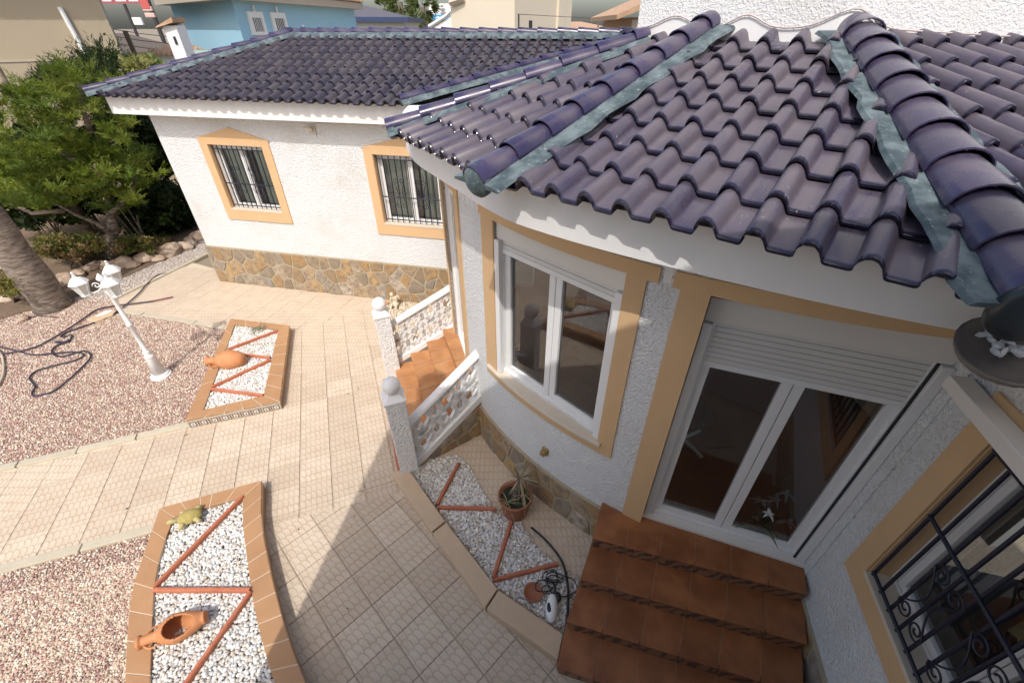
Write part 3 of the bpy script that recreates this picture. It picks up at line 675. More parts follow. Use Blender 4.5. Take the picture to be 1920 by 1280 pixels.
# ------- bay wall
def D_(name, part=None, mat='stucco', lab=None, *boxes):
    mb = MB()
    for b in boxes: mb.cbox(*b)
    return kid(mb, name, M[mat], house, label=lab)
ri, ro = BR - .22, BR
D_('wall', None, 'stucco', 'curved rough white wall of the bay', (172, 188.5, 0, 3.61, ri, ro), (258.5, 264, 0, 3.61, ri, ro), (203, 214.7, PH, 3.61, ri, ro), (214.7, 232.7, PH, 1.48, ri, ro), (232.7, 239.9, PH, 3.61, ri, ro), (188.5, 203, 0, FLOOR - .01, ri, ro), (239.9, 258.5, 0, FLOOR - .02, ri, ro))
vs = []; FA = np.linspace(180, 264, 57)
for a in FA:
    rf = np.interp(a, [180, 203, 209, 215, 224, 232, 238, 245, 251, 264], [4.97, 4.96, 4.93, 4.94, 5.05, 5.03, 5.02, 5.06, 5.11, 5.2])
    rf -= .025
    for r, z in ((ri, 3.595), (rf, 3.605), (rf + .012, 3.872), (ri, 3.872)): vs.append((*bay(a, r), z))
n = len(FA); kid(MB().add(vs, [(4 * i + k, 4 * i + (k + 1) % 4, 4 * i + 4 + (k + 1) % 4, 4 * i + 4 + k) for i in range(n - 1) for k in range(4)] + [(3, 2, 1, 0), (4 * n - 4, 4 * n - 3, 4 * n - 2, 4 * n - 1)]), 'fascia', M['smooth_white'], house)
kid(MB().cbox(188.5, 258.5, 3.29, 3.61, ri, ro), 'lintel', M['smooth_white'], house)
# rooms behind the glass
mb = MB().prism([tuple(bay(a, ri - .01)) for a in range(186, 262, 4)] + [(6, 3.5), (6, 9), (1, 9)], FLOOR - .1, FLOOR - .004); kid(mb, 'room_floor', M['roomfloor'], house)
mb = MB().box((1.3, 6.4, FLOOR), (6, 6.5, 3.6)); mb.box((4.6, 2.2, FLOOR), (4.7, 6.4, 3.6)); mb.prism([tuple(bay(a, ri - .01)) for a in range(186, 262, 4)] + [(6, 3.5), (6, 9), (1, 9)], 3.5, 3.56); kid(mb, 'room_wall', M['room'], house)
def chord(a0, a1, r):
    p, q = bay(a0, r), bay(a1, r); d = (q - p) / np.linalg.norm(q - p); return np.array([*p, 0]), np.array([*d, 0]), np.array([-d[1], d[0], 0]), np.linalg.norm(q - p)
def rolled(part, o, ex, ey, L, zt, zb, dep, h=.045):
    z = zt; sl = MB().frame(o, ex, ey, e3, (.03, dep, zb), (L - .03, dep + .02, zb + .05)); sub(sl, 'bottom_rail', M['pvc'], part, bevel=.004); z = zb + .05
    while z < zt - .005:
        zz = min(z + h, zt); sub(MB().frame(o, ex, ey, e3, (.03, dep + .003, z + .002), (L - .03, dep + .014, zz - .002)), 'slat', M['slat'], part, bevel=.003); z += h
def glazed(name, a0, a1, z0, zj, zt, rec, lab, shut, leaves=2, fw=.06, sash=.075):
    o, ex, ey, L = chord(a0, a1, BR - rec); fm = MB()
    for a, b in (((0, 0, z0), (fw, .1, zj)), ((L - fw, 0, z0), (L, .1, zj)), ((fw, 0, z0), (L - fw, .1, z0 + fw * .8)), ((fw, .02, zj - .03), (L - fw, .1, zj))): fm.frame(o, ex, ey, e3, a, b)
    w = kid(fm, name, M['pvc'], house, label=lab)
    sub(MB().frame(o, ex, ey, e3, (0, -.012, zj + .003), (L, .1, zt)), 'shutter_box', M['cream'], w, bevel=.004)
    if shut: rolled(w, o, ex, ey, L, zj - .002, shut, .01)
    casement(w, o, ex, ey, fw * .6, L - fw * .6, z0 + fw * .3, zj, leaves, .02, .03, 'pvc', False, sash)
    return w, o, ex, ey, L
w3, o3, ex3, ey3, L3 = glazed('window', 214.7, 232.7, 1.50, 3.11, 3.29, .035, 'two-leaf bay window with rolled shutter and orange surround', 2.97)
e = .018
mb = MB(); [mb.cbox(*b) for b in ((212.0, 214.7, 1.48, 3.4, ro - .11, ro + e), (232.7, 234.6, 1.37, 3.4, ro - .11, ro + e), (214.7, 232.7, 3.29, 3.4, ro - .1, ro + e), (212.0, 232.7, 1.37, 1.48, ro - .02, ro + e), (211.4, 212.0, 3.28, 3.4, ro - .02, ro + e), (234.6, 235.6, 3.28, 3.4, ro - .02, ro + e))]
sub(mb, 'surround', M['orange'], w3)
sub(MB().cbox(212.6, 233.2, 1.48, 1.515, ri, ro + .055), 'sill', M['sill'], w3, bevel=.006)
dr, od, exd, eyd, Ld = glazed('door', 239.9, 258.5, FLOOR, 3.02, 3.21, .13, 'sliding glass door with half-rolled shutter above the brown steps', 2.615, 2, .085, .075)
mb = MB(); [mb.cbox(*b) for b in ((237.5, 239.9, FLOOR, 3.4, ro - .13, ro + e), (239.9, 259.2, 3.29, 3.402, ro - .1, ro + e), (236.8, 237.5, 3.28, 3.4, ro - .02, ro + e))]; sub(mb, 'surround', M['orange'], dr)
sub(MB().frame(od, exd, eyd, e3, (0, -.0, 3.213), (Ld, .1, 3.3)), 'shutter_box_top', M['cream'], dr)
sub(MB().frame(od, exd, eyd, e3, (-.02, -.07, FLOOR), (Ld + .05, .1, FLOOR + .028)), 'threshold', M['cream'], dr)
db, ob_, exb, eyb, Lb = glazed('door', 188.5, 203, FLOOR, 3.11, 3.29, .05, 'narrow glazed door at the top of the balustraded stair', None)
mb = MB(); [mb.cbox(*b) for b in ((187, 188.5, FLOOR, 3.4, ro - .16, ro + e), (203, 204.7, FLOOR, 3.4, ro - .16, ro + e), (188.5, 203, 3.29, 3.4, ro - .1, ro + e))]; sub(mb, 'surround', M['orange'], db)
for wq, o, ex, ey, L, z0, z1, dk in ((dr, od, exd, eyd, Ld, FLOOR + .03, 3.018, 1), (w3, o3, ex3, ey3, L3, 1.52, 3.108, 0)):
    for x0, x1 in ((-.004, .06), (L - .06, L + .004)): sub(MB().frame(o, ex, ey, e3, (x0, -.045, z0), (x1, -.002, z1)), 'guide_rail', M['pvc'], wq, bevel=.004)
    if dk: sub(MB().frame(o, ex, ey, e3, (L - .078, -.012, z0), (L - .062, -.001, z1)), 'rail_gap', M['black'], wq)
# furniture glimpsed through the sliding door
ch = thing('swivel_chair', (2.05, 3.5, FLOOR), 'pale swivel chair standing inside the sliding glass door', 'chair')
mb = MB()
for k in range(4): a = .5 + k * 1.571; mb.tube([(2.05, 3.5, FLOOR + .06), (2.05 + .3 * math.cos(a), 3.5 + .3 * math.sin(a), FLOOR + .03)], .022, 8)
kid(mb, 'base', M['pvc'], ch); kid(MB().tube([(2.05, 3.5, FLOOR + .05), (2.05, 3.5, FLOOR + .45)], .025, 10), 'column', M['pvc'], ch)
kid(MB().lathe([(.0, .0), (.22, .0), (.24, .03), (.22, .07), (.0, .075)], (2.05, 3.5, FLOOR + .45), 18), 'seat', M['wood'], ch, smooth=True); kid(MB().frame((2.05, 3.5, FLOOR + .55), (1, 0, 0), (0, 1, 0), (0, 0, 1), (-.2, .2, 0), (.2, .25, .4)), 'backrest', M['wood'], ch, bevel=.02)
# ------- right-hand wall with the grille window
rw0 = np.array([2.68, 1.86, 0]); rx = np.array([math.cos(R_(-104)), math.sin(R_(-104)), 0]); ry = np.array([-rx[1], rx[0], 0])
X0, X1, Z0, Z1 = .31, 1.75, 1.47, 2.98
mb = MB(); fr4 = lambda a, b, m=None: (m or mb).frame(rw0, rx, ry, e3, a, b)
for a, b in (((-.12, 0, 0), (X0, .25, 3.6)), ((X1, 0, 0), (2.6, .25, 3.6)), ((X0, 0, 0), (X1, .25, Z0)), ((X0, 0, Z1), (X1, .25, 3.6))): fr4(a, b)
kid(mb, 'wall', M['stucco'], house, label='shaded white wall with the scrolled iron grille window')
fm = MB()
for a, b in (((X0, .14, Z0), (X0 + .05, .22, Z1)), ((X1 - .05, .14, Z0), (X1, .22, Z1)), ((X0 + .05, .14, Z0), (X1 - .05, .22, Z0 + .05)), ((X0 + .05, .14, Z1 - .05), (X1 - .05, .22, Z1))): fr4(a, b, fm)
w4 = kid(fm, 'window', M['pvc'], house, label='window behind a scrolled blue-black iron grille with orange surround')
casement(w4, rw0, rx, ry, X0, X1, Z0, Z1, 2, .05, .14)
sm_ = MB(); w = .17
for a, b in (((X0 - w, -.02, Z0 - .19), (X0, 0, Z1 + .13)), ((X1, -.02, Z0 - .19), (X1 + w, 0, Z1 + .13)), ((X0, -.02, Z0 - .19), (X1, 0, Z0)), ((X0, -.02, Z1), (X1, 0, Z1 + .13)), ((X0, 0, Z0 + .001), (X0 + .006, .14, Z1)), ((X0 + .006, 0, Z1 - .006), (X1, .14, Z1))): fr4(a, b, sm_)
sub(sm_, 'surround', M['orange'], w4); sub(fr4((X0 + .007, -.028, Z0), (X1, .14, Z0 + .03), MB()), 'sill', M['sill'], w4)
sub(fr4((-.03, -.14, Z1 + .0), (2.3, -.021, Z1 + .085), MB()), 'hood', M['cream'], w4, bevel=.006)
iron_bars(w4, rw0, rx, ry, X0 + .045, X1 - .05, Z0 + .06, Z1 - .02, 12, -.005, .0125, (Z0 + .1, Z0 + .8, Z1 - .1))
for zc in (Z0 + .45,):
    for k in range(3):
        cx = X0 + .42 + .36 * k; mb = MB(); P = lambda x, z: rw0 + rx * x + ry * -.02 + e3 * z
        for sg in (-1, 1):
            mb.tube(scroll(P(cx + sg * .07, zc + .2), rx, e3, .065, 1.5, sg, 1, 26), .0065, 6); mb.tube(scroll(P(cx + sg * .07, zc - .2), rx, e3, .065, 1.5, sg, -1, 26), .0065, 6)
            mb.tube([P(cx + sg * (.135 - .1 * math.sin(math.pi * t / 10)), zc - .2 + .4 * t / 10) for t in range(11)], .0065, 6)
        sub(mb, 'scroll', M['iron'], w4)
mb = MB(); 
for k in range(30):
    x = X0 + .5 + .9 * k / 29; mb.v += [tuple(rw0 + rx * x + ry * (.3 + .03 * math.sin(k * 1.3)) + e3 * z) for z in (Z0 + .5, Z1)]
mb.f = [(2 * k, 2 * k + 2, 2 * k + 3, 2 * k + 1) for k in range(29)]; sub(mb, 'curtain', plain('olive_cushion', (.3, .28, .16), .9, .2), w4, fix=False, smooth=True)
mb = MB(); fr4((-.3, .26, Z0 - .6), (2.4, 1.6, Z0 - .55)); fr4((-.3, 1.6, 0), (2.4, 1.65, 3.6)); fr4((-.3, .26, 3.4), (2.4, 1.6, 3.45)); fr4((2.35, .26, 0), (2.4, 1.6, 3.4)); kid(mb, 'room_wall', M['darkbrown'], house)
pl = kid(fr4((-.05, -.03, -.04), (2.6, 0, .5), MB()), 'plinth', M['mortar'], house); stones(pl, 2.2, .5, .22, lambda u, v, d: rw0 + rx * u + ry * (-.03 - d) + e3 * v)
# ------- upper storey seen over the bay roof, and the storey the view is taken from
mb = MB()
UW = [np.array([1.121, 4.771]), np.array([2.31, 3.78]), np.array([6.5, 3.93]), np.array([6.5, 8.2]), np.array([2.2, 8.2])]
mb.prism([tuple(p) for p in UW], 4.0, 9.5); kid(mb, 'upper_wall', M['stucco_fine'], house, label='rough white upper storey wall behind the bay roof')
def on_wall(s): 
    L = np.linalg.norm(UW[1] - UW[0])
    return UW[0] + (UW[1] - UW[0]) * s / L + np.array([-.643, -.766]) * .012 if s < L else UW[1] + (UW[2] - UW[1]) * (s - L) / np.linalg.norm(UW[2] - UW[1]) + np.array([.03, -1]) * .012
def flash(s):
    b = 4.684
    for c_, w_, h_ in ((.35, .17, .084), (.92, .14, .084), (1.62, .18, .11)): b += h_ * math.exp(-((s - c_) / w_) ** 2)
    return b - max(0, s - 1.75) * .045
vs = []; ss = [i * .055 for i in range(80)]
for s in ss: p = on_wall(s); vs += [(*p, 4.3), (*p, flash(s))]
kid(MB().add(vs, [(2 * k, 2 * k + 2, 2 * k + 3, 2 * k + 1) for k in range(79)]), 'flashing', M['whitepaint'], house, fix=False)
kid(MB().tube([(*(on_wall(s) + np.array([-.004, -.012])), flash(s) + .012) for s in ss], .006, 5), 'wall_cable', plain('pink_cable', (.5, .42, .4), .5), house)
mb = MB().box((-2.45, -6, 0), (5, -.4, 7.2)); kid(mb, 'rear_block', M['stucco'], house, label='white two-storey block behind the viewpoint')
kid(MB().lathe([(.16, 0), (.16, .3), (.2, .34), (.2, .4), (.09, .45), (.2, .55), (.27, .68), (.28, .76), (.25, .88), (.16, .98), (.0, 1.02)], (-1.98, -.65, 7.2), 18), 'parapet_finial', M['whitepaint'], house, smooth=True)
# small fittings on the walls
q = apl(590, 245, wl(0, 0, 0), wy); sp = thing('floodlight', q, 'small beige floodlight fixed under the wing eaves', 'floodlight')
kid(MB().frame(q, wx, wy, e3, (-.03, -.03, -.06), (.03, 0, .06)), 'bracket', M['sill'], sp); kid(MB().lathe([(.035, 0), (.045, .03), (.03, .12), (.012, .15)], q + (-.02, -.03, .02), 12, (-.9, -.4, .25)), 'lamp_head', M['sill'], sp, smooth=True)
kid(MB().tube([q + (0, -.01, .06), q + wx * .02 + (0, -.01, .12), q + wx * 1.6 + (0, -.01, .13)], .008, 6), 'cable', M['sill'], sp)
a_, r_ = 225.6, ro; q = np.array([*bay(225.3, ro), .9]); er = np.array([*(bay(225.3, 1) - BC), 0]); et = np.array([-er[1], er[0], 0])
sp = thing('wall_light', q, 'small square brass fitting low on the bay wall', 'wall light'); kid(MB().frame(q, et, er, e3, (-.04, 0, -.045), (.04, .03, .045)), 'back_plate', M['brass'], sp, bevel=.004); kid(MB().frame(q, et, er, e3, (-.03, .03, -.035), (.03, .075, .03)), 'lamp_body', M['brass'], sp, bevel=.006)
# ------------------------------------------------------------------ steps to the sliding door
st = thing('door_steps', (1.4, 1.6, 0), 'four terracotta steps, browned by painted shade and dirt, up to the sliding glass door', 'steps')
RI = .165
Ls = [az_(1043, 1250, RI), az_(1061.5, 1164, 2 * RI), az_(1087, 1085, 3 * RI), az_(1110, 1008, 4 * RI)]; Lb_ = az_(1129, 939, 4 * RI)
nx = np.array([math.cos(R_(-16)), math.sin(R_(-16))]); Wst = [1.98, 1.95, 1.93, 1.90]
for k in range(4):
    z = RI * (k + 1); a = Ls[k][:2]; b = (Ls[k + 1][:2] if k < 3 else Lb_[:2]); 
    ob = kid(MB().prism([tuple(a + nx * .02 + np.array([.0, .032])), tuple(a + nx * Wst[k] + np.array([0, .03])), tuple(Lb_[:2] + nx * 1.86 + (0, .3)), tuple(Lb_[:2] + nx * .01)], z - RI - .03, z - .0035), 'step_core', M['stepgrout'], st)
    ax = (b - a); nt_ = 6; ov = .045 if k < 3 else -.02
    for j in range(nt_):
        g = .003; u0, u1 = Wst[k] * j / nt_ + g, Wst[k] * (j + 1) / nt_ - g; back = ax * (1 + ov / np.linalg.norm(ax))
        ob = kid(MB().prism([tuple(a + nx * u0), tuple(a + nx * u1), tuple(a + nx * u1 + back), tuple(a + nx * u0 + back)], z - .02, z + random.uniform(-.001, .001)), 'tread_tile', M['step_shade_dirt'], st, bevel=.004)
        fn = np.array([nx[1], -nx[0]]); p0 = a - fn * .012
        kid(MB().prism([tuple(p0 + nx * (u0 + .02)), tuple(p0 + nx * (u1 if j < nt_ - 1 else u1 - .02)), tuple(p0 - fn * .012 + nx * u1), tuple(p0 - fn * .012 + nx * (u0 + .02))], z - RI + .002, z - .021), 'riser_tile', M['ornate'], st)
# ------------------------------------------------------------------ balustraded stair to the side door
sr = thing('garden_stair', (-1.2, 4.8, 0), 'terracotta stair between two white lattice balustrades', 'stairs')
sx = np.array([.9285, .3714]); sn = np.array([.335, -.942])           # up the stair, across it towards the near side
far = [np.array([-1.961, 5.567]) + np.array([.266, .110]) * k for k in range(4)]
NB0, NB1 = np.array([-1.27, 3.66]), np.array([-.395, 4.30])           # near balustrade line
FB0, FB1 = np.array([-1.97, 5.62]), np.array([-.93, 6.03])
def cross(p, d, a, b):
    M_ = np.array([d, -(b - a)]).T; s = np.linalg.solve(M_, a - p); return p + d * s[0]
nearp = [cross(f, sn, NB0, NB1) for f in far]; endF, endN = np.array([-.80, 6.0]), np.array([-.43, 4.42])
for k in range(4):
    z = RI * (k + 1); kid(MB().prism([tuple(far[k] + sx * .02), tuple(nearp[k] + sx * .02), tuple(endN), tuple(endF)], z - RI - .03, z - .0035), 'step_core', M['stepgrout'], sr)
    a, b = far[k], nearp[k]; c, d = (far[k + 1], nearp[k + 1]) if k < 3 else (endF, endN); n = 6
    for j in range(n):
        u0, u1 = j / n + .004, (j + 1) / n - .004
        pl_ = [a + (b - a) * u0, a + (b - a) * u1, c + (d - c) * u1 + sx * .02, c + (d - c) * u0 + sx * .02]
        kid(MB().prism([tuple(p) for p in pl_], z - .018, z + random.uniform(-.001, .001)), 'tread_tile', M['step'], sr, bevel=.005)
        kid(MB().prism([tuple(a + sx * .012 + (b - a) * u0), tuple(a + sx * .012 + (b - a) * u1), tuple(a + sx * .03 + (b - a) * u1), tuple(a + sx * .03 + (b - a) * u0)], z - RI + .001, z - .019), 'riser_tile', M['step'], sr)
def balustrade(p0, p1, z0, z1, hb, ht, lab):
    """sloping panel from p0 to p1: skirt, cast lattice, handrail"""
    d = p1 - p0; L = np.linalg.norm(d); e = np.array([*(d / L), 0]); q = np.array([-e[1], e[0], 0]); sl = (z1 - z0) / L; B0 = np.array([*p0, z0])
    def P(u, v, w): return B0 + e * u + q * w + e3 * (v + sl * u)
    def slab(m, u0, u1, v0, v1, w):
        m.add([P(u, v, x) for x in (-w, w) for u, v in ((u0, v0), (u1, v0), (u1, v1), (u0, v1))], [(0, 3, 2, 1), (4, 5, 6, 7), (0, 1, 5, 4), (1, 2, 6, 5), (2, 3, 7, 6), (3, 0, 4, 7)]); return m
    sk_ = kid(slab(MB(), 0, L, -.0, hb, .06), 'skirt', M['whitepaint'], sr, bevel=.008)
    hr = MB(); prof = [(-.055, 0), (.055, 0), (.065, .03), (.05, .07), (.02, .085), (-.02, .085), (-.05, .07), (-.065, .03)]; n = len(prof)
    hr.add([P(-.06, ht + v, w) for w, v in prof] + [P(L + .02, ht + v, w) for w, v in prof], [tuple(range(n)), tuple(range(n, 2 * n))[::-1]] + [(k, (k + 1) % n, n + (k + 1) % n, n + k) for k in range(n)]); kid(hr, 'handrail', M['whitepaint'], sr, bevel=.006)
    rows = 2; ch_ = (ht - hb) / rows; cols = max(3, round(L / ch_)); cw = L / cols; th = .024
    def strip(m, pts, hw):
        pts = [np.array(p) for p in pts]; N = len(pts); vs = []
        for i, p in enumerate(pts):
            t_ = pts[min(i + 1, N - 1)] - pts[max(i - 1, 0)]; t_ = t_ / (np.linalg.norm(t_) + 1e-9); nn = np.array([-t_[1], t_[0]]); h = hw[i] if hasattr(hw, '__len__') else hw
            for w in (-th, th):
                for s in (-1, 1): c_ = p + nn * h * s; vs.append(P(c_[0], c_[1], w))
        m.add(vs, [f for i in range(N - 1) for f in ((4 * i, 4 * i + 1, 4 * i + 5, 4 * i + 4), (4 * i + 2, 4 * i + 6, 4 * i + 7, 4 * i + 3), (4 * i, 4 * i + 4, 4 * i + 6, 4 * i + 2), (4 * i + 1, 4 * i + 3, 4 * i + 7, 4 * i + 5))] + [(0, 2, 3, 1), (4 * N - 4, 4 * N - 3, 4 * N - 1, 4 * N - 2)])
    for i in range(cols):
        for j in range(rows):
            m = MB(); c_ = np.array([(i + .5) * cw, hb + (j + .5) * ch_]); w2, h2_ = cw / 2, ch_ / 2
            for sx_, sy_ in ((-1, -1), (1, -1), (1, 1), (-1, 1)):
                cor = c_ + (sx_ * w2, sy_ * h2_); a = c_ + (sx_ * w2 * .38, sy_ * h2_ * .38)
                pr_ = [cor + (a - cor) * t_ for t_ in np.linspace(0, 1, 7)]; strip(m, pr_, [.018 + .03 * math.sin(math.pi * t_) for t_ in np.linspace(.12, .9, 7)])
            rr = .31; op = 1.2 if (i + j) % 2 else -1.9
            ang = np.linspace(op + .55, op + 6.28 - .55, 17); strip(m, [c_ + (math.cos(a) * cw * rr, math.sin(a) * ch_ * rr) for a in ang], .025)
            strip(m, [c_ + (math.cos(op + 3.14) * cw * rr * t_, math.sin(op + 3.14) * ch_ * rr * t_) for t_ in np.linspace(.1, 1, 5)], [.004, .02, .024, .018, .01])
            for k_, (du, dv_) in enumerate(((w2, 0), (-w2, 0), (0, h2_), (0, -h2_))):
                p_ = c_ + (du, dv_); s_ = .03; ax_ = np.array([0, 1.]) if k_ < 2 else np.array([1., 0]); strip(m, [p_ - ax_ * s_ * 2, p_, p_ + ax_ * s_ * 2], [.004, .02, .004])
            kid(m, 'lattice_block', M['whitepaint'], sr)
    return P
balustrade(FB0, FB1, .14, .64, .10, .72, 'far')
balustrade(NB0, NB1, .02, .66, .12, .74, 'near')
def newel(p, top, lab):
    e = np.array([.93, .37, 0]); q = np.array([-.37, .93, 0]); o = np.array([*p, 0]); h = .115
    po = kid(MB().frame(o, e, q, e3, (-h, -h, 0), (h, h, top)), 'newel_post', M['post_white'], sr, bevel=.012, label=lab)
    m = MB(); m.frame(o, e, q, e3, (-h - .012, -h - .012, top), (h + .012, h + .012, top + .03))
    vs = [o + e * a * w + q * b * w + e3 * z for w, z in ((h, top + .03), (.05, top + .1)) for a, b in ((-1, -1), (1, -1), (1, 1), (-1, 1))]
    m.add(vs, [(4, 5, 6, 7), (0, 1, 5, 4), (1, 2, 6, 5), (2, 3, 7, 6), (3, 0, 4, 7)]); sub(m, 'cap', M['whitepaint'], po, bevel=.005)
    sub(MB().ball(o + e3 * (top + .1 + .085), .105, 20, 14), 'ball_finial', M['whitepaint'], po, smooth=True)
newel((-1.345, 3.585), 1.30, 'shaded newel post with ball finial'); newel((-1.985, 5.53), 1.18, 'sunlit newel post with ball finial')
kid(MB().prism([(-1.48, 3.5), (-1.44, 3.47), (-2.07, 5.36), (-2.12, 5.35)], 0, .05), 'base_strip', M['edging'], sr)
# stone side under the near balustrade
L = np.linalg.norm(NB1 - NB0); en = (NB1 - NB0) / L; qn = np.array([en[1], -en[0]])
sw = kid(MB().add([(*(NB0 + qn * w + en * u), z) for w in (-.03, .045) for u, z in ((0, -.03), (L, -.03), (L, .66), (0, .02))], [(0, 1, 2, 3), (7, 6, 5, 4), (0, 4, 5, 1), (1, 5, 6, 2), (2, 6, 7, 3), (3, 7, 4, 0)]), 'side_wall', M['mortar'], sr)
stones(sw, L, .66, .2, lambda u, v, d: np.array([*(NB0 + en * u + qn * (.045 + d)), v]), region=[((0, .0), (.66, -L))])
# ------------------------------------------------------------------ planters
def along(pl, t):
    pl = [np.array(p) for p in pl]; ds = [np.linalg.norm(b - a) for a, b in zip(pl, pl[1:])]; L = sum(ds) * t
    for a, b, d in zip(pl, pl[1:], ds):
        if L <= d + 1e-9: return a + (b - a) * L / d
        L -= d
    return pl[-1]
def border(root, outer, inner, n, z, th=.03, cuts=None):
    cuts = cuts or [i / n for i in range(n + 1)]
    for u0, u1 in zip(cuts, cuts[1:]):
        L_ = sum(np.linalg.norm(np.array(q) - np.array(p)) for p, q in zip(outer, outer[1:])); a, b = u0 + .0045 / L_, u1 - .0045 / L_
        kid(MB().prism([tuple(along(outer, u0)), tuple(along(outer, u1)), tuple(along(inner, u1)), tuple(along(inner, u0))], z - th - .02, z - .004), 'grout', M['grout'], root)
        p = [along(outer, a), along(outer, b), along(inner, b), along(inner, a)]
        kid(MB().prism([tuple(q) for q in p], z - th, z + random.uniform(-.0015, .0015)), 'border_tile', M['border'], root, bevel=.004)
def wallstrip(root, line, z, name, mat, w=.05, inward=1):
    for a, b in zip(line, line[1:]):
        a, b = np.array(a), np.array(b); d = (b - a) / np.linalg.norm(b - a); nn = np.array([-d[1], d[0]]) * inward
        kid(MB().prism([tuple(a + nn * .012), tuple(b + nn * .012), tuple(b + nn * w), tuple(a + nn * w)], -.03, z - .031), name, mat, root)
p1 = thing('planter', (*np.mean(P1o, 0), 0), 'low tile-edged planter holding the small amphora and a spiky weed', 'planter', )
for k, n in ((0, 4), (1, 7), (2, 5), (3, 7)): border(p1, [P1o[k], P1o[(k + 1) % 4]], [P1i[k], P1i[(k + 1) % 4]], n, .16)
kid(MB().prism([tuple(np.array(p) + (np.mean(P1o, 0) - np.array(p)) * .02) for p in P1o], -.03, .105), 'planter_body', M['border'], p1)
wallstrip(p1, [P1o[3], P1o[2]], .16, 'rim_wall', M['ornband'], .03, 1); a, b = np.array(P1o[3]), np.array(P1o[2]); d = (b - a) / np.linalg.norm(b - a); L = np.linalg.norm(b - a); nn = np.array([d[1], -d[0]])
for k in range(9):                                     # printed tiles on the front
    u0, u1 = L * k / 9 + .006, L * (k + 1) / 9 - .006
    kid(MB().prism([tuple(a + d * u0 - nn * .006), tuple(a + d * u1 - nn * .006), tuple(a + d * u1 + nn * .006), tuple(a + d * u0 + nn * .006)], .0, .125), 'band_tile', M['ornband'], p1)
    uc = (u0 + u1) / 2
    for hw, ot, z0_, z1_, mt in ((.042, .0085, .02, .105, 'darkbrown'), (.026, .011, .036, .089, 'cream'), (.012, .0135, .05, .075, 'darkbrown')): kid(MB().prism([tuple(a + d * (uc - hw)), tuple(a + d * (uc + hw)), tuple(a + d * (uc + hw) + nn * ot), tuple(a + d * (uc - hw) + nn * ot)], z0_, z1_), 'tile_motif', M[mt], p1)
p2 = thing('planter', (*np.mean(P2l + P2r, 0), 0), 'curved tile-edged planter holding the turtle and the broken jar', 'planter')
border(p2, [P2l[0], P2r[0]], [P2li[0], P2ri[0]], 5, .17, cuts=[0, .2, .38, .5, .74, 1]); border(p2, P2l, P2li, 8, .17); border(p2, P2r, P2ri, 12, .17)
kid(MB().prism([tuple(np.array(p) + (np.mean(P2l + P2r, 0) - np.array(p)) * .015) for p in P2l + P2r[::-1]], -.03, .105), 'planter_body', M['border'], p2)
wallstrip(p2, P2r, .17, 'rim_wall', M['border'], .06, -1); wallstrip(p2, P2l, .17, 'rim_wall', M['border'], .06, 1); wallstrip(p2, [P2l[0], P2r[0]], .17, 'rim_wall', M['border'], .06, -1)
wallstrip(p1, [P1o[0], P1o[1]], .16, 'rim_wall', M['border'], .06, -1); wallstrip(p1, [P1o[1], P1o[2]], .16, 'rim_wall', M['border'], .06, -1); wallstrip(p1, [P1o[0], P1o[3]], .16, 'rim_wall', M['border'], .06, 1)
def edging(pts, z, labels, group, r=.019):
    for (a, b), label in zip(pts, labels):
        a, b = az_(*a, z), az_(*b, z); d = (b - a) / np.linalg.norm(b - a); x = np.cross(d, e3)
        pr = [(-r, -.03), (r, -.03), (r * 1.0, .012), (r * .55, .026), (-r * .55, .026), (-r, .012)]; n = 6
        mb = MB().add([a + x * u + e3 * v for u, v in pr] + [b + x * u + e3 * v for u, v in pr], [tuple(range(n)), tuple(range(n, 2 * n))[::-1]] + [(k, (k + 1) % n, n + (k + 1) % n, n + k) for k in range(n)])
        o = mb.build('edging_bar', M['edging'], bevel=.003); tag(o, label, 'edging', group)
edging([((520.7, 620), (427, 655)), ((442, 663), (507, 670.4)), ((507, 674.5), (396, 726)), ((396.5, 729), (494, 741))], .165, ['terracotta edging bar running out from under the spiky weed', 'short terracotta edging bar touching the base of the small amphora', 'long diagonal terracotta edging bar below the small amphora', 'last terracotta edging bar by the printed tiles of the amphora planter'], 'zigzag bars in the amphora planter')
edging([((455, 930.6), (290.5, 1098.6)), ((289, 1105), (470, 1105)), ((470, 1109), (322, 1318))], .175, ['long terracotta edging bar slanting past the turtle ornament', 'terracotta edging bar crossing straight between turtle and broken jar', 'terracotta edging bar slanting away from the foot of the broken jar'], 'zigzag bars in the turtle planter', .021)
edging([((860, 868), (819, 946)), ((822, 951), (930, 953)), ((959, 977), (925, 1083)), ((926, 1087), (1046, 1056))], .05, ['terracotta edging bar nearest the stair balustrade in the bay bed', 'terracotta edging bar ending at the yucca pot', 'terracotta edging bar below the yucca pot', 'terracotta edging bar pointing at the tangled black cable'], 'zigzag bars in the bay window bed', .021)
bk = thing('bed_border', (*az_(830, 1000)[:2], 0), 'three peach stone slabs edging the bed under the bay window', 'border')
for q in (((734, 887), (809.6, 996), (834, 976), (762.6, 875)), ((811.5, 998.5), (910, 1137.5), (932.5, 1103), (836.5, 979)), ((912.5, 1140.6), (1046, 1235), (1055.5, 1187.6), (935, 1105.5))): kid(MB().prism(G(q, .12), -.03, .12), 'slab', M['slab'], bk, bevel=.006)
tag(MB().prism([tuple(bay(a, BR)) for a in range(208, 240, 3)] + G([(1060, 1180), (935, 1105), (836, 979), (770, 880)]), -.03, .004).build('bed_soil', M['pave']), 'fish-scale paved bed beneath the bay window pebbles', kind='structure')
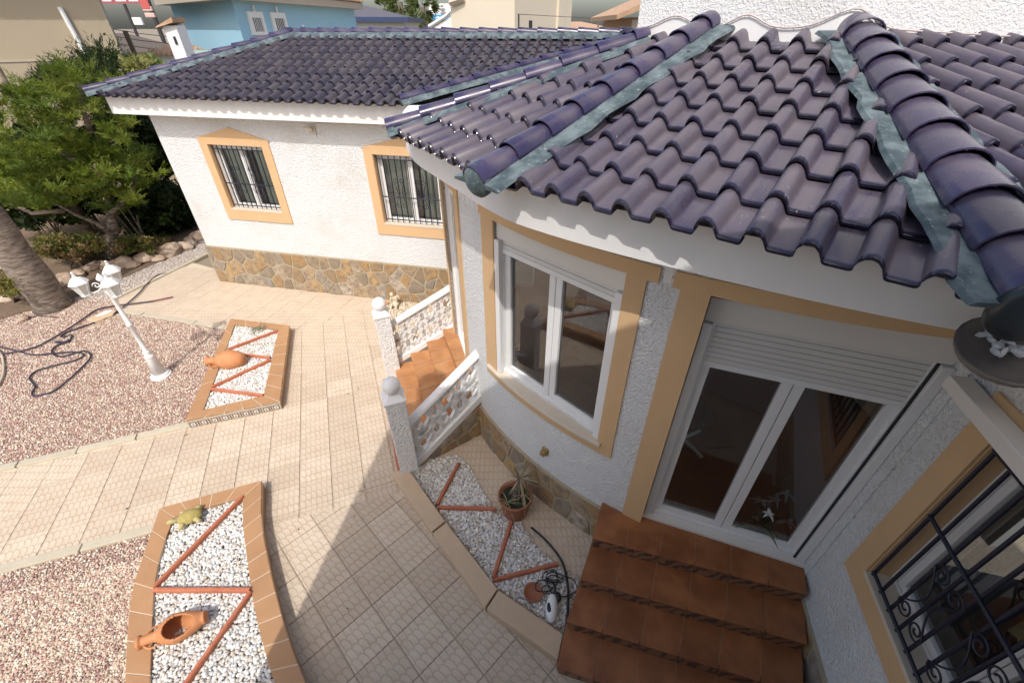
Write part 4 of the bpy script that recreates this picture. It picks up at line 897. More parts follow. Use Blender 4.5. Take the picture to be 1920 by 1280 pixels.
# ------------------------------------------------------------------ clay jars, turtle, pot, saucer
AMPH = [(.001, 0), (.05, .004), (.075, .03), (.105, .1), (.118, .17), (.11, .24), (.08, .3), (.05, .335), (.043, .37), (.045, .42), (.058, .435), (.06, .445), (.04, .445), (.034, .4)]
def lay_axis(a, b): d = b - a; return d / np.linalg.norm(d), np.linalg.norm(d)
b, a = az_(389, 677, .2), az_(459, 673, .24); d, L = lay_axis(a, b); k = L / .445; jr = thing('amphora', (*a[:2], .16), 'small whole clay amphora lying across the planter edge by the lamp post', 'jar')
kid(MB().lathe([(r * k * 1.0, z * k) for r, z in AMPH], a, 22, d), 'jar_body', M['clay'], jr, smooth=True)
for s in (-1, 1):
    x = np.cross(d, e3); x /= np.linalg.norm(x); kid(MB().tube([a + d * k * (.27 + .13 * t) + x * s * k * (.095 - .045 * t + .05 * math.sin(math.pi * t)) for t in np.linspace(0, 1, 9)], .009, 6), 'handle', M['clay'], jr, smooth=True)
b, a = az_(259, 1205, .25), az_(386, 1155, .25); d, L = lay_axis(a, b); k = L / .62
j2 = thing('broken_jar', (*a[:2], .17), 'clay jar lying on pebbles with a large oval hole in its side', 'jar')
prof = [(.03, .0), (.066, .002), (.07, .03), (.095, .08), (.122, .15), (.14, .22), (.147, .28), (.138, .34), (.108, .40), (.072, .44), (.054, .47), (.05, .52), (.052, .58), (.07, .6), (.072, .62)]
n = 72; prf = []
for (r0, z0), (r1, z1) in zip(prof, prof[1:]): prf += [(r0 + (r1 - r0) * i / 7, z0 + (z1 - z0) * i / 7) for i in range(7)]
prf.append(prof[-1]); mb = MB().lathe([(r * k, z * k) for r, z in prf], a, n, d, cap=False)
hc = az_(336, 1166, .36); keep = []
top = np.cross(np.cross(d, e3), d); top /= np.linalg.norm(top); hv = hc - (a + d * ((hc - a) @ d)); 
for f in mb.f:
    c = np.mean([mb.v[i] for i in f], axis=0) - a; u = c @ d / k; rr = c - d * (c @ d); ang = math.acos(max(-1, min(1, (rr @ (top * .9 + np.array([.25, -.3, 0]))) / (np.linalg.norm(rr) * np.linalg.norm(top * .9 + np.array([.25, -.3, 0]))))))
    if ((u - .22) / .145) ** 2 + (ang / .92) ** 2 > 1: keep.append(f)
mb.f = keep; jb = kid(mb, 'jar_body', M['clay'], j2, smooth=True, fix=False)
m_ = jb.modifiers.new('wall', 'SOLIDIFY'); m_.thickness = .014; m_.offset = -1
kid(MB().lathe([(.0, .0), (.066 * k, .0), (.066 * k, .012)], a, 20, d), 'jar_base', M['clay'], j2)
for s in (-1, 1):
    x = np.cross(d, e3); x /= np.linalg.norm(x); kid(MB().tube([a + d * k * (.42 + .14 * t) + x * s * k * (.09 - .03 * t + .035 * math.sin(math.pi * t)) for t in np.linspace(0, 1, 8)], .009, 6), 'handle', M['clay'], j2, smooth=True)
tc = az_(358, 970, .19); tf, _ = lay_axis(az_(358, 970, .19), az_(333, 979, .19)); tr_ = np.array([tf[1], -tf[0], 0])
M['turtle'] = plain('mossy_ochre', (.36, .29, .09), .8, .3, 30, .004, 60); M['turtle2'] = plain('pale_ochre', (.45, .37, .16), .8, .25, 30, .003, 60)
tu = thing('turtle_ornament', tc, 'mossy yellow turtle ornament on the white pebbles', 'ornament')
sh = MB(); n, m = 18, 7
for i in range(m + 1):
    t = i / m * math.pi / 2
    for j in range(n): a = 2 * math.pi * j / n; bumpy = 1 + .05 * math.cos(6 * a) * math.sin(3 * t); sh.v.append(tuple(tc + tf * .125 * math.cos(a) * math.sin(t) * bumpy + tr_ * .095 * math.sin(a) * math.sin(t) * bumpy + e3 * (.02 + .075 * math.cos(t))))
sh.f = [(i * n + j, (i + 1) * n + j, (i + 1) * n + (j + 1) % n, i * n + (j + 1) % n) for i in range(m) for j in range(n)]; kid(sh, 'shell', M['turtle'], tu)
kid(MB().tube([tc + tf * .1 + e3 * .03, tc + tf * .15 + e3 * .045, tc + tf * .185 + e3 * .05, tc + tf * .215 + e3 * .045], [.025, .024, .03, .014], 10), 'head', M['turtle2'], tu, smooth=True)
for u, v in ((.07, .09), (.07, -.09), (-.07, .085), (-.07, -.085)): kid(MB().tube([tc + tf * u * .8 + tr_ * v * .7 + e3 * .03, tc + tf * u * 1.25 + tr_ * v * 1.15 + e3 * .015, tc + tf * u * 1.5 + tr_ * v * 1.35 + e3 * .01], [.03, .026, .014], 8), 'leg', M['turtle2'], tu, smooth=True)
pc = az_(966, 958, 0); pt = thing('potted_plant', pc, 'dry spiky yucca in a terracotta pot beside the bay plinth', 'plant')
M['pot'] = plain('terracotta_pot', (.32, .12, .06), .8, .15, 9, .001, 60)
kid(MB().lathe([(.0, 0), (.135, 0), (.15, .03), (.185, .27), (.185, .28), (.2, .285), (.203, .33), (.182, .33), (.175, .26), (.0, .25)], pc, 28), 'pot', M['pot'], pt, smooth=True)
kid(MB().lathe([(.0, .262), (.176, .262), (.176, .25)], pc, 20), 'soil', plain('dark_compost', (.03, .04, .02), .95, .4, 20), pt)
kid(MB().tube([pc + (0, 0, .25), pc + (.02, .01, .42), pc + (.05, .02, .6)], [.045, .035, .025], 8), 'stem', M['bark'], pt)
M['dryleaf'] = plain('dry_leaf', (.36, .28, .18), .8, .3, 12); M['yucca'] = plain('yucca_leaf', (.12, .14, .06), .6, .3, 12)
def blade(o, az, el, L, w, droop, n=5):
    vs = []; x = np.array([-math.sin(az), math.cos(az), 0])
    for i in range(n + 1):
        t = i / n; h = L * t * math.cos(el); z = L * t * math.sin(el) - droop * t * t; p = o + np.array([math.cos(az), math.sin(az), 0]) * h + e3 * z; ww = w * (1 - t ** 1.5) * (.6 + .8 * min(t * 3, 1)) / 1.4 + .001
        vs += [p - x * ww, p + e3 * ww * .5, p + x * ww]
    return MB().add(vs, [f for i in range(n) for f in ((3 * i, 3 * i + 3, 3 * i + 4, 3 * i + 1), (3 * i + 1, 3 * i + 4, 3 * i + 5, 3 * i + 2))])
for hd, nl, l0 in ((pc + (.05, .02, .6), 34, .24), (pc + (-.09, -.08, .3), 16, .2), (pc + (.1, .0, .33), 14, .2)):
    for i in range(nl): kid(blade(hd, random.uniform(0, 6.28), random.uniform(-.5, 1.25), l0 * random.uniform(.7, 1.25), .007, random.uniform(.02, .16)), 'leaf', M['dryleaf'] if random.random() < .75 else M['yucca'], pt, fix=False)
q = az_(1000, 1112, .04); s_ = MB().lathe([(.0, .0), (.085, .0), (.1, .03), (.1, .036), (.09, .036), (.08, .012), (.0, .012)], q, 26).build('plant_saucer', M['pot'], smooth=True); tag(s_, 'empty round terracotta saucer on white pebbles by the steps', 'saucer')
# white garden light with its cable
q = az_(1034, 1142, .05); dv = thing('garden_light', q, 'white plastic garden light lying beside its tangled black cable', 'light'); ax = np.array([.15, 1, .12]); ax /= np.linalg.norm(ax)
kid(MB().lathe([(.0, -.13), (.035, -.12), (.055, -.06), (.06, .0), (.05, .07), (.03, .12), (.0, .13)], q + (0, 0, .03), 18, ax), 'housing', M['whitepaint'], dv, smooth=True)
kid(MB().ball(q + (-.025, -.01, .07), (.024, .05, .02), 14, 8), 'lens', M['black'], dv, smooth=True); kid(MB().ball(q + (.07, .1, .04), (.035, .05, .03), 12, 8), 'stake_joint', M['black'], dv, smooth=True)
for i in range(3): kid(MB().tube([q + ax * .03 * i + np.array([.055, 0, .03]) * (1 - .1 * i) + (0, 0, .03 * math.sin(t)) + np.array([-.01, 0, 0]) * abs(math.cos(t)) for t in np.linspace(-1.2, 1.4, 8)], .006, 5), 'rib', M['whitepaint'], dv)
cpts = []; cc = az_(1030, 1088, .05)
for i in range(150):
    t = i / 150; a = t * 2 * math.pi * 6.3; cpts.append(cc + (math.cos(a) * (.075 + .03 * math.sin(a * .37)) + .05 * math.sin(t * 9), math.sin(a) * (.06 + .025 * math.cos(a * .61)) + .06 * math.cos(t * 7) - .03, .012 + .02 * math.sin(a * 1.7) ** 2))
for x, y in ((1075, 1085), (1086, 1105), (1062, 1118), (1043, 1116), (1038, 1128)): cpts.append(az_(x, y, .05))
kid(MB().tube(cpts, .0055, 5), 'cable', M['black'], dv)
def spline(pts, n=8):
    pts = [np.array(p, float) for p in pts]; pts = [2 * pts[0] - pts[1]] + pts + [2 * pts[-1] - pts[-2]]; out = []
    for i in range(1, len(pts) - 2):
        a, b, c, d = pts[i - 1:i + 3]
        for k in range(n): t = k / n; out.append(.5 * (2 * b + (c - a) * t + (2 * a - 5 * b + 4 * c - d) * t * t + (3 * b - a - 3 * c + d) * t ** 3))
    return out + [pts[-2]]
def hose(px, z, r, mat, name, lab, cat, lift=None):
    P = [az_(x, y, z) for x, y in px]; o = MB().tube(spline(P), r, 7).build(name, M[mat], smooth=True); return tag(o, lab, cat)
hose([(996, 988), (1026, 1015), (1053, 1051), (1064, 1092), (1065, 1139), (1061, 1182)], .06, .013, 'black', 'irrigation_pipe', 'stiff black irrigation pipe arching beside the brown steps', 'pipe')
# ------------------------------------------------------------------ lamp post, hoses, stones on the gravel
lp = az_(303, 704, 0); lm = thing('lamp_post', lp, 'white three-lantern lamp post standing in the pink gravel', 'lamp post')
kid(MB().lathe([(.0, 0), (.15, 0), (.15, .03), (.125, .04), (.125, .06), (.1, .075)], lp, 16), 'base', M['whitepaint'], lm, smooth=False, bevel=.004)
kid(MB().lathe([(.1, .075), (.062, .38), (.068, .4), (.075, .42), (.06, .44), (.045, .47), (.058, .5), (.042, .53), (.036, .55), (.033, 1.0), (.045, 1.01), (.045, 1.04), (.032, 1.06), (.028, 1.55), (.04, 1.57), (.04, 1.61), (.03, 1.64), (.03, 1.78), (.05, 1.8), (.05, 1.83), (.02, 1.87), (.0, 1.9)], lp, 16), 'pole', M['whitepaint'], lm, smooth=True)
for a in (205, 330, 100):
    ea = np.array([math.cos(R_(a)), math.sin(R_(a)), 0]); P = lambda r, z: lp + ea * r + e3 * z
    kid(MB().tube([P(.03, 1.7), P(.1, 1.64), P(.17, 1.62), P(.24, 1.66), P(.27, 1.52), P(.27, 1.49)][:4] + [P(.26, 1.60)], .012, 7), 'arm', M['whitepaint'], lm, smooth=True)
    kid(MB().tube(scroll(P(.09, 1.72), ea, e3, .05, 1.2, 1, 1, 16), .008, 5), 'arm_scroll', M['whitepaint'], lm)
    c = P(.26, 1.60); ln = kid(MB().lathe([(.0, 0), (.06, 0), (.065, .015), (.05, .03)], c, 6), 'lantern', M['whitepaint'], lm)
    for k in range(6):
        t0, t1 = k * math.pi / 3, (k + 1) * math.pi / 3; q0, q1 = (np.array([math.cos(t), math.sin(t), 0]) for t in (t0, t1))
        sub(MB().add([c + q0 * .052 + e3 * .03, c + q1 * .052 + e3 * .03, c + q1 * .098 + e3 * .19, c + q0 * .098 + e3 * .19], [(0, 1, 2, 3)]), 'pane', M['lglass'], ln, fix=False); sub(MB().tube([c + q0 * .055 + e3 * .028, c + q0 * .102 + e3 * .192], .007, 5), 'frame_bar', M['whitepaint'], ln)
    sub(MB().lathe([(.12, .19), (.122, .205), (.095, .24), (.06, .275), (.03, .29), (.02, .3), (.022, .32), (.0, .34)], c, 6), 'lantern_roof', M['whitepaint'], ln); sub(MB().ball(c + e3 * .35, .018, 8, 6), 'finial', M['whitepaint'], ln, smooth=True)
hose([(285, 564.5), (250, 569), (215, 573), (181, 581), (151, 601), (117, 623), (67, 650), (0, 664), (-70, 672)], .035, .014, 'hose', 'garden_hose', 'dark purple garden hose running out to a red nozzle end', 'hose')
hose([(324, 556.5), (312, 559), (285, 564.5)], .035, .0135, 'hose_red', 'hose_end', 'red end of the purple hose lying on the terrace paving', 'hose')
hose([(312, 512.5), (295, 516), (275, 533), (262, 548), (248, 561), (215, 588), (181, 603), (127, 622), (116, 632), (134, 628), (128, 640), (104, 640), (118, 643), (130, 637), (110, 646), (100, 653), (98, 662), (114, 668.5), (151, 658.6), (165, 660), (169.5, 669), (158, 684), (128, 712), (101, 732.5), (67, 742), (60, 736), (66, 724), (55.5, 709), (67, 696), (101, 685), (141, 675), (157, 665), (134, 659.5), (67, 665), (34, 658.6), (0, 650), (-60, 640)], .03, .013, 'hose_blue', 'coiled_hose', 'blue-black hose lying in loops across the pink gravel', 'hose')
hose([(50, 600), (70, 592), (107, 595)], .02, .008, 'hose', 'loose_cable', 'short loose dark cable on the gravel beside the palm trunk', 'cable')
hose([(-5, 655), (5, 670), (6, 700), (-5, 725)], .03, .016, 'concrete', 'grey_pipe', 'bent grey pipe end at the gravel edge beyond the hoses', 'pipe')
q = thing('flat_stone', az_(190, 588), 'flat ochre stone with a white painted corner under the hoses', 'stone'); kid(MB().prism(G([(160, 598), (196, 583), (219, 580), (211, 590), (178, 603)], .05), -.02, .05, .02), 'slab', M['slab'], q, bevel=.01); kid(MB().prism(G([(177, 592), (197, 582), (212, 581), (192, 590)], .06), .04, .053), 'paint_patch', M['whitepaint'], q)
# ------------------------------------------------------------------ border rocks
def rock(p, s, k=0):
    bm = bmesh.new(); bmesh.ops.create_icosphere(bm, subdivisions=2, radius=1); sd = [random.uniform(0, 9) for _ in range(3)]
    for v in bm.verts:
        c = v.co; f = 1 + .16 * math.sin(c.x * 2.3 + sd[0]) + .14 * math.sin(c.y * 3.1 + sd[1]) + .13 * math.sin(c.z * 3.7 + sd[2]) + random.uniform(-.07, .07); v.co = Vector((c.x * s[0] * f, c.y * s[1] * f, c.z * s[2] * f))
    bmesh.ops.rotate(bm, verts=bm.verts, matrix=Matrix.Rotation(random.uniform(0, 6.28), 3, 'Z')); me = bpy.data.meshes.new('rock'); bm.to_mesh(me); bm.free(); me.materials.append(M['rock']); o = obj('rock', me); o.location = (p[0], p[1], s[2] * .45); return o
tt = NT('pinkish_rock'); kx = tt.mix(tt.sm(tt.noise(4, 6), .3, .7), (.36, .25, .17), (.52, .42, .32)); kx = tt.mix(tt.math('MULTIPLY', tt.rnd(), .4), kx, (.3, .17, .11)); tt.bump(tt.noise(9, 6), .03); M['rock'] = tt.out(kx, .9)
RK = [(20, 502, .3), (6, 476, .28), (38, 530, .15), (20, 562, .17), (52, 558, .12), (129, 531, .22), (150, 519, .16), (175, 506, .2), (196, 501, .16), (217, 503, .15), (235, 498, .19), (255, 499, .14), (275, 491, .2), (299, 489, .15), (322, 478, .24), (343, 466, .2), (359, 458, .19), (374, 449, .22), (388, 440, .2), (60, 480, .17), (90, 470, .2), (47, 600, .08)]
def rlab(x, y):
    if y > 545: return 'small border rock half sunk in gravel left of the palm foot'
    if x < 70: return 'large pale border rock beyond the palm trunk'
    if x < 160: return 'border rock between the palm trunk and the lamp lanterns'
    if x > 335: return 'border rock beside the stone plinth corner of the wing'
    return 'rough pinkish border rock under the low plants by the conifer trunk'
for x, y, s in RK: tag(rock(az_(x, y), (s * random.uniform(1, 1.4), s * random.uniform(.8, 1), s * random.uniform(.6, .85))), rlab(x, y), 'rock', 'rocks edging the shrub bed')
# ------------------------------------------------------------------ vegetation
def leafmesh(name, P, D, L, Wd, C, tips=True):
    """many small leaves: position, direction, length, width, colour"""
    n = len(P); D = D / np.linalg.norm(D, axis=1, keepdims=True); up = rng.normal(0, 1, (n, 3)); X = np.cross(D, up); X /= np.linalg.norm(X, axis=1, keepdims=True) + 1e-9
    V = np.stack([P - X * Wd[:, None] * .5, P + D * L[:, None] * .5 + X * Wd[:, None] * .9, P + D * L[:, None], P + D * L[:, None] * .5 - X * Wd[:, None] * .9], 1)
    Fc = np.arange(4 * n).reshape(n, 4); return vmesh(name, V.reshape(-1, 3), Fc, np.repeat(C, 4, 0), M['leaf'])
def sprays(cs, rad, nper, L, W, cols, upb=.6, spread=.5):
    """tufts of narrow leaves round the clump centres"""
    P, D, C = [], [], []
    cols = np.array(cols)
    for c in cs:
        r = rad * random.uniform(.7, 1.3); col = cols[random.randrange(len(cols))] * random.uniform(.7, 1.25); m = 9
        for k in range(m):
            dv_ = rng.normal(0, 1, 3); dv_[2] = abs(dv_[2]) * upb + .1; dv_ /= np.linalg.norm(dv_); base = np.array(c) - dv_ * r * .2; ln = r * random.uniform(.7, 1.2)
            q = nper // m; t = rng.uniform(0, 1, q)[:, None]; P.append(base + dv_ * t * ln + rng.normal(0, .012, (q, 3))); D.append(dv_ * .9 + rng.normal(0, spread, (q, 3))); C.append(np.clip(col * rng.uniform(.75, 1.25, (q, 1)), 0, 1))
    P, D, C = np.vstack(P), np.vstack(D), np.vstack(C); n = len(P); return P, D, rng.uniform(.7, 1.3, n) * L, rng.uniform(.7, 1.2, n) * W, C
GREENS = [(.2, .27, .03), (.27, .33, .045), (.13, .19, .03), (.2, .26, .04), (.3, .34, .055)]
DARKG = [(.035, .06, .016), (.05, .08, .02), (.028, .045, .014)]
tb = az_(207, 492); td = math.hypot(tb[0], tb[1])
tr = thing('conifer_tree', tb, 'bushy yellow-green needle-leaved tree beside the wing corner', 'tree')
fk = adist(212, 430, td - .1)
kid(MB().tube([tb + (0, 0, -.1), tb * .6 + fk * .4, fk, adist(205, 380, td + .5), adist(190, 300, td + .9)], [.15, .13, .11, .08, .05], 10), 'trunk', M['bark'], tr, smooth=True)
for pth in ([(210, 440), (180, 418), (140, 402), (110, 385), (70, 360)], [(208, 400), (240, 370), (255, 330)], [(195, 330), (140, 300), (100, 280), (60, 250)], [(170, 250), (150, 190), (150, 150)], [(120, 395), (60, 400), (20, 380)]):
    kid(MB().tube([adist(x, y, td + i * .12 - .35) for i, (x, y) in enumerate(pth)], [.055 - .009 * i for i in range(len(pth))], 7), 'branch', M['bark'], tr, smooth=True)
cl = []
for (x, y, rx_, ry_, n_) in ((150, 250, 100, 70, 60), (60, 270, 90, 80, 55), (210, 310, 70, 60, 42), (90, 350, 100, 50, 45), (265, 320, 30, 35, 16), (170, 170, 60, 45, 26), (115, 155, 35, 40, 18), (30, 190, 40, 30, 14), (225, 370, 45, 35, 18), (20, 340, 50, 60, 20)):
    for _ in range(n_):
        a, r = random.uniform(0, 6.28), math.sqrt(random.random()); cl.append(adist(x + rx_ * r * math.cos(a), y + ry_ * r * math.sin(a), td + random.gauss(.2, .75)))
kid_ = put(obj('crown', leafmesh('crown', *sprays(cl, .34, 260, .09, .009, GREENS, .8, .42))), tr)
# darker conifer behind, dense dark shrubs, low ground cover
tb2 = adist(170, 440, td + 2.2); tb2[2] = 0; t2 = thing('dark_conifer', tb2, 'darker upright conifer rising behind the yellow-green tree', 'tree')
kid(MB().tube([tb2, tb2 + (0, 0, 2), tb2 + (.2, 0, 4.2)], [.14, .1, .04], 9), 'trunk', M['bark'], t2, smooth=True)
cl = []
for (x, y, rx_, ry_, n_) in ((190, 140, 40, 50, 45), (120, 160, 40, 35, 30), (215, 200, 45, 60, 55), (235, 270, 40, 60, 40)):
    for _ in range(n_): a, r = random.uniform(0, 6.28), math.sqrt(random.random()); cl.append(adist(x + rx_ * r * math.cos(a), y + ry_ * r * math.sin(a), td + random.gauss(2.2, .5)))
put(obj('crown', leafmesh('crown', *sprays(cl, .42, 130, .11, .012, [(.045, .075, .02), (.06, .09, .025), (.035, .055, .018)], .9, .4))), t2)
def shrub(px, y, D, rx_, ry_, n_, lab, cols, L=.1, W=.035, name='shrub', rad=.35, grp=None, per=90):
    b = adist(px, y, D); b[2] = 0; s = thing(name, b, lab, 'shrub', grp); cl = []
    for _ in range(n_): a, r = random.uniform(0, 6.28), math.sqrt(random.random()); q = adist(px + rx_ * r * math.cos(a), y + ry_ * r * math.sin(a), D + random.gauss(0, .45)); q[2] = max(q[2], .1); cl.append(q)
    put(obj('foliage', leafmesh('foliage', *sprays(cl, rad, per, L, W, cols, .8, .6))), s)
    mb = MB()
    for _ in range(5): mb.tube([b + (random.uniform(-.2, .2), random.uniform(-.2, .2), 0), b + (random.uniform(-.5, .5), random.uniform(-.4, .4), random.uniform(.6, 1.4))], [.03, .012], 6)
    kid(mb, 'stems', M['bark'], s)
shrub(285, 300, td + 2.2, 45, 90, 110, 'tall dark broad-leaved shrub against the wing corner', DARKG, .13, .05)
shrub(320, 410, td + 1.5, 60, 50, 100, 'dark glossy low shrub at the foot of the wing corner', DARKG, .11, .05)
shrub(265, 400, td + 1.3, 50, 50, 70, 'dark shrub behind the conifer trunk', DARKG, .11, .05)
shrub(40, 340, td + 2.5, 90, 90, 110, 'shadowy dark shrub behind the palm trunk', DARKG, .13, .05)
shrub(130, 330, td + 2.6, 90, 90, 110, 'shadowy dark shrub under the dark conifer', DARKG, .13, .05)
OL = [(.2, .19, .05), (.27, .23, .07), (.14, .16, .04), (.3, .21, .1)]
shrub(135, 466, td + .2, 60, 22, 110, 'low olive ground-cover plant beside the rocks and palm trunk', OL, .06, .022, 'low_plant', .22)
shrub(265, 465, td + .2, 60, 16, 80, 'low green ground-cover plant around the conifer trunk', OL, .06, .022, 'low_plant', .2)
shrub(30, 530, td - .9, 40, 22, 55, 'straggly dry plant among rocks beside the palm trunk', OL, .06, .02, 'low_plant', .2)
tag(MB().prism([(-9.2, 8.3), (-8.6, 10.3), (-8.3, 13), (-12, 20), (-26, 20), (-26, 6), (-10.8, 6.5)], -.04, .02).build('shrub_bed', M['soil']), 'dark soil of the shrub bed', kind='structure')
pg = az_(100, 576); pm_ = thing('palm_tree', pg, 'thick grey-brown palm trunk standing in the gravel corner', 'tree')
zz = np.linspace(0, 7.6, 40); kid(MB().tube([pg + (.02 * math.sin(z * 2), .02 * math.cos(z * 2), z - .05) for z in zz], [(.36 if z < .15 else .30 - .012 * z + .014 * math.sin(z * 26)) for z in zz], 18), 'trunk', M['palmbark'], pm_, smooth=True)
def frond(o, az, L, el):
    P, D = [], []; e = np.array([math.cos(az), math.sin(az), 0]); pts = [o + e * L * t * math.cos(el) + e3 * (L * t * math.sin(el) - L * .55 * t * t) for t in np.linspace(0, 1, 14)]
    mb = MB().tube(pts, [.022 * (1 - .85 * i / 13) for i in range(14)], 5); x = np.array([-e[1], e[0], 0])
    for i in range(2, 14):
        for s in (-1, 1):
            for f in (0, .5):
                p = pts[i] if i == 13 or f == 0 else (pts[i] + pts[i + 1]) / 2 if i < 13 else pts[i]; d = x * s * .8 + e * .6 - e3 * .35; l = L * .28 * (1 - abs(i / 13 - .45)); mb.add([p, p + d * l * .5 + e3 * .02, p + d * l, p + d * l * .5 - e * .035], [(0, 1, 2, 3)])
    return mb
M['palmleaf'] = plain('palm_leaf', (.085, .11, .035), .5, .3, 5)
for k in range(22): kid(frond(pg + (0, 0, 7.5), k * 2.4, random.uniform(1.6, 2.2), random.uniform(-.1, 1.1)), 'frond', M['palmleaf'], pm_, fix=False)
wd_ = az_(482, 616, .16); wp = thing('spiky_weed', wd_, 'dry spiky weed sprawling over the top of the amphora planter', 'plant')
for i in range(46): kid(blade(wd_ + (random.uniform(-.14, .14), random.uniform(-.08, .08), -.02), random.uniform(0, 6.28), random.uniform(.05, .8), random.uniform(.1, .24), .007, random.uniform(.02, .1), 4), 'leaf', M['yucca'] if i % 3 else M['dryleaf'], wp, fix=False)
# cherub figurine, the pale gravel and a clay dish behind the far balustrade
q = az_(742, 575, 0); stt = MB(); B_ = lambda c, r: stt.ball(q + np.array(c), r, 12, 8)
for c, r in (((0, 0, .06), (.09, .08, .06)), ((0, .02, .14), (.06, .05, .08)), ((-.01, 0, .22), (.05, .042, .06)), ((-.03, -.03, .31), (.042, .042, .048)), ((-.06, -.04, .2), (.022, .03, .06)), ((.05, -.02, .2), (.022, .03, .065)), ((-.05, -.08, .09), (.03, .07, .03)), ((.05, -.08, .09), (.03, .07, .03)), ((-.06, -.14, .04), (.022, .03, .045)), ((.05, -.14, .04), (.022, .03, .045)), ((.06, .04, .2), (.05, .015, .06))): B_(c, r)
so_ = stt.build('figurine', plain('cream_plaster', (.62, .52, .38), .8, .15, 20, .002, 80)); rm = so_.modifiers.new('fuse', 'REMESH'); rm.mode = 'VOXEL'; rm.voxel_size = .011; rm.use_smooth_shade = True; tag(so_, 'small cream seated cherub figurine by the wing plinth', 'figurine')
pebbles('pale_gravel', G([(716, 600), (722, 570), (760, 565), (835, 575), (845, 560), (850, 590), (800, 620), (750, 650)]), .01, .04, (.02, .035), [(.6, .5, .37), (.66, .58, .45), (.55, .44, .32)], 'cream stones between the far balustrade and the wing', 'stones')
q = az_(724, 572, 0); tag(MB().lathe([(.0, 0), (.05, 0), (.065, .07), (.055, .07), (.045, .01), (.0, .01)], q, 16).build('small_pot', M['clay'], smooth=True), 'small clay pot tucked behind the sunlit newel post', 'pot')
# lily inside the sliding door
q = np.array([2.42, 2.35, FLOOR]); ll = thing('lily_plant', q, 'white-flowered lily standing inside the sliding glass door', 'plant')
kid(MB().lathe([(.0, 0), (.07, 0), (.09, .14), (.08, .14), (.0, .12)], q, 16), 'vase', M['room'], ll, smooth=True)
for i in range(14): kid(blade(q + (0, 0, .14), i * 2.4, random.uniform(.4, 1.2), random.uniform(.2, .4), .022, .12), 'leaf', M['yucca'], ll, fix=False)
for i in range(5):
    c = q + (random.uniform(-.15, .15), random.uniform(-.15, .1), random.uniform(.3, .55)); a0 = random.uniform(0, 6)
    for k in range(5): kid(blade(c, a0 + k * random.uniform(1.0, 1.5), random.uniform(-.3, .9), random.uniform(.07, .12), .018, .07, 4), 'petal', M['room'], ll, fix=False)
# dead leaves and specks on the paving
for i, (x, y) in enumerate([(690, 688), (672, 728), (674, 731), (700, 745), (652, 738), (638, 615), (683, 912), (680, 921), (665, 968), (652, 1140), (560, 992), (350, 815), (190, 922), (238, 953), (700, 672), (715, 690), (1295 - 640, 1000)]):
    p = az_(x, y, .004); a = random.uniform(0, 6.28); s = random.uniform(.008, .022); e = np.array([math.cos(a), math.sin(a), 0]); f = np.array([-e[1], e[0], 0])
    o = MB().add([p - e * s, p - f * s * .5 + e3 * .006, p + e * s, p + f * s * .5 + e3 * .004], [(0, 1, 2, 3)]).build('dead_leaf', plain('dead_leaf', (.08, .05, .03), .9) if i == 0 else bpy.data.materials['dead_leaf'], fix=False); tag(o, 'tiny curled dead leaf on the beige paving', 'leaf', 'dead leaves on the paving')
# ------------------------------------------------------------------ neighbouring buildings
def atz(x, y, z):                                        # distance follows from a known height
    v = ray(x, y); return O + v * ((z - H) / v[2])
def wallbox(root, pts, z0, z1, mat, name='wall'):
    return kid(MB().prism([tuple(p[:2]) for p in pts], z0, z1), name, mat, root)
def panel(part, mat, name, P, Q, u0, u1, z0, z1, out=.03, dep=.0):
    """flat piece on the wall from P to Q: u along it, out towards the viewer"""
    d = (Q - P)[:2]; L = np.linalg.norm(d); d = np.array([*(d / L), 0]); n = np.array([d[1], -d[0], 0]); n = n if n @ (O - P) > 0 else -n
    o = MB().frame(np.array([*P[:2], 0]), d, n, e3, (u0 * L, -dep, z0), (u1 * L, out, z1)).build(name, mat); put(o, part) if part.type == 'EMPTY' else setattr(o, 'parent', part); return o
M['beige'] = plain('beige_render', (.44, .36, .25), .9, .06, 1.2, .004, 8); M['bluewall'] = plain('pale_blue_render', (.34, .58, .72), .9, .05, 1, .003, 9); M['creamwall'] = plain('cream_render', (.66, .58, .45), .9, .05, .8, .003, 8); M['paleblock'] = plain('pale_render', (.62, .59, .53), .9, .05, .8)
M['terraroof'] = plain('weathered_terracotta', (.46, .29, .18), .9, .3, 6, .01, 12); M['brownroof'] = plain('brown_roof', (.12, .092, .07), .9, .2, 3, .01, 10); M['soffit'] = plain('soffit', (.48, .41, .33), .9, .05, 2); M['navy'] = plain('navy_trim', (.035, .055, .13), .5, .2); M['darkpane'] = plain('dark_pane', (.03, .035, .04), .15, .1); M['post'] = plain('dark_post', (.04, .035, .035), .6, .2)
def eave_tiles(root, a, b, z, r=.09, L=.5, mat='terraroof'):
    d = (b - a)[:2]; n = np.linalg.norm(d); d /= n; o = np.array([d[1], -d[0]]); o = o if o @ -a[:2] > 0 else -o; k = int(n / (r * 2.2)); mb = MB()
    for i in range(k):
        p = a[:2] + d * (i + .5) * n / k; vs = []
        for q, zz in ((p + o * .06, z), (p - o * L, z + L * .3)):
            for j in range(6): t_ = math.pi * j / 5; vs.append((*(q + d * r * math.cos(t_)), zz + r * math.sin(t_)))
        mb.add(vs, [(j, j + 1, 7 + j, 6 + j) for j in range(5)] + [(0, 1, 2, 3, 4, 5)])
    return tag(kid(mb, 'eave_tiles', M[mat], root, fix=False), kind='stuff')
def slab(root, pts, z0, z1, name, mat): return kid(MB().prism([tuple(p[:2]) for p in pts], z0, z1), name, mat, root)
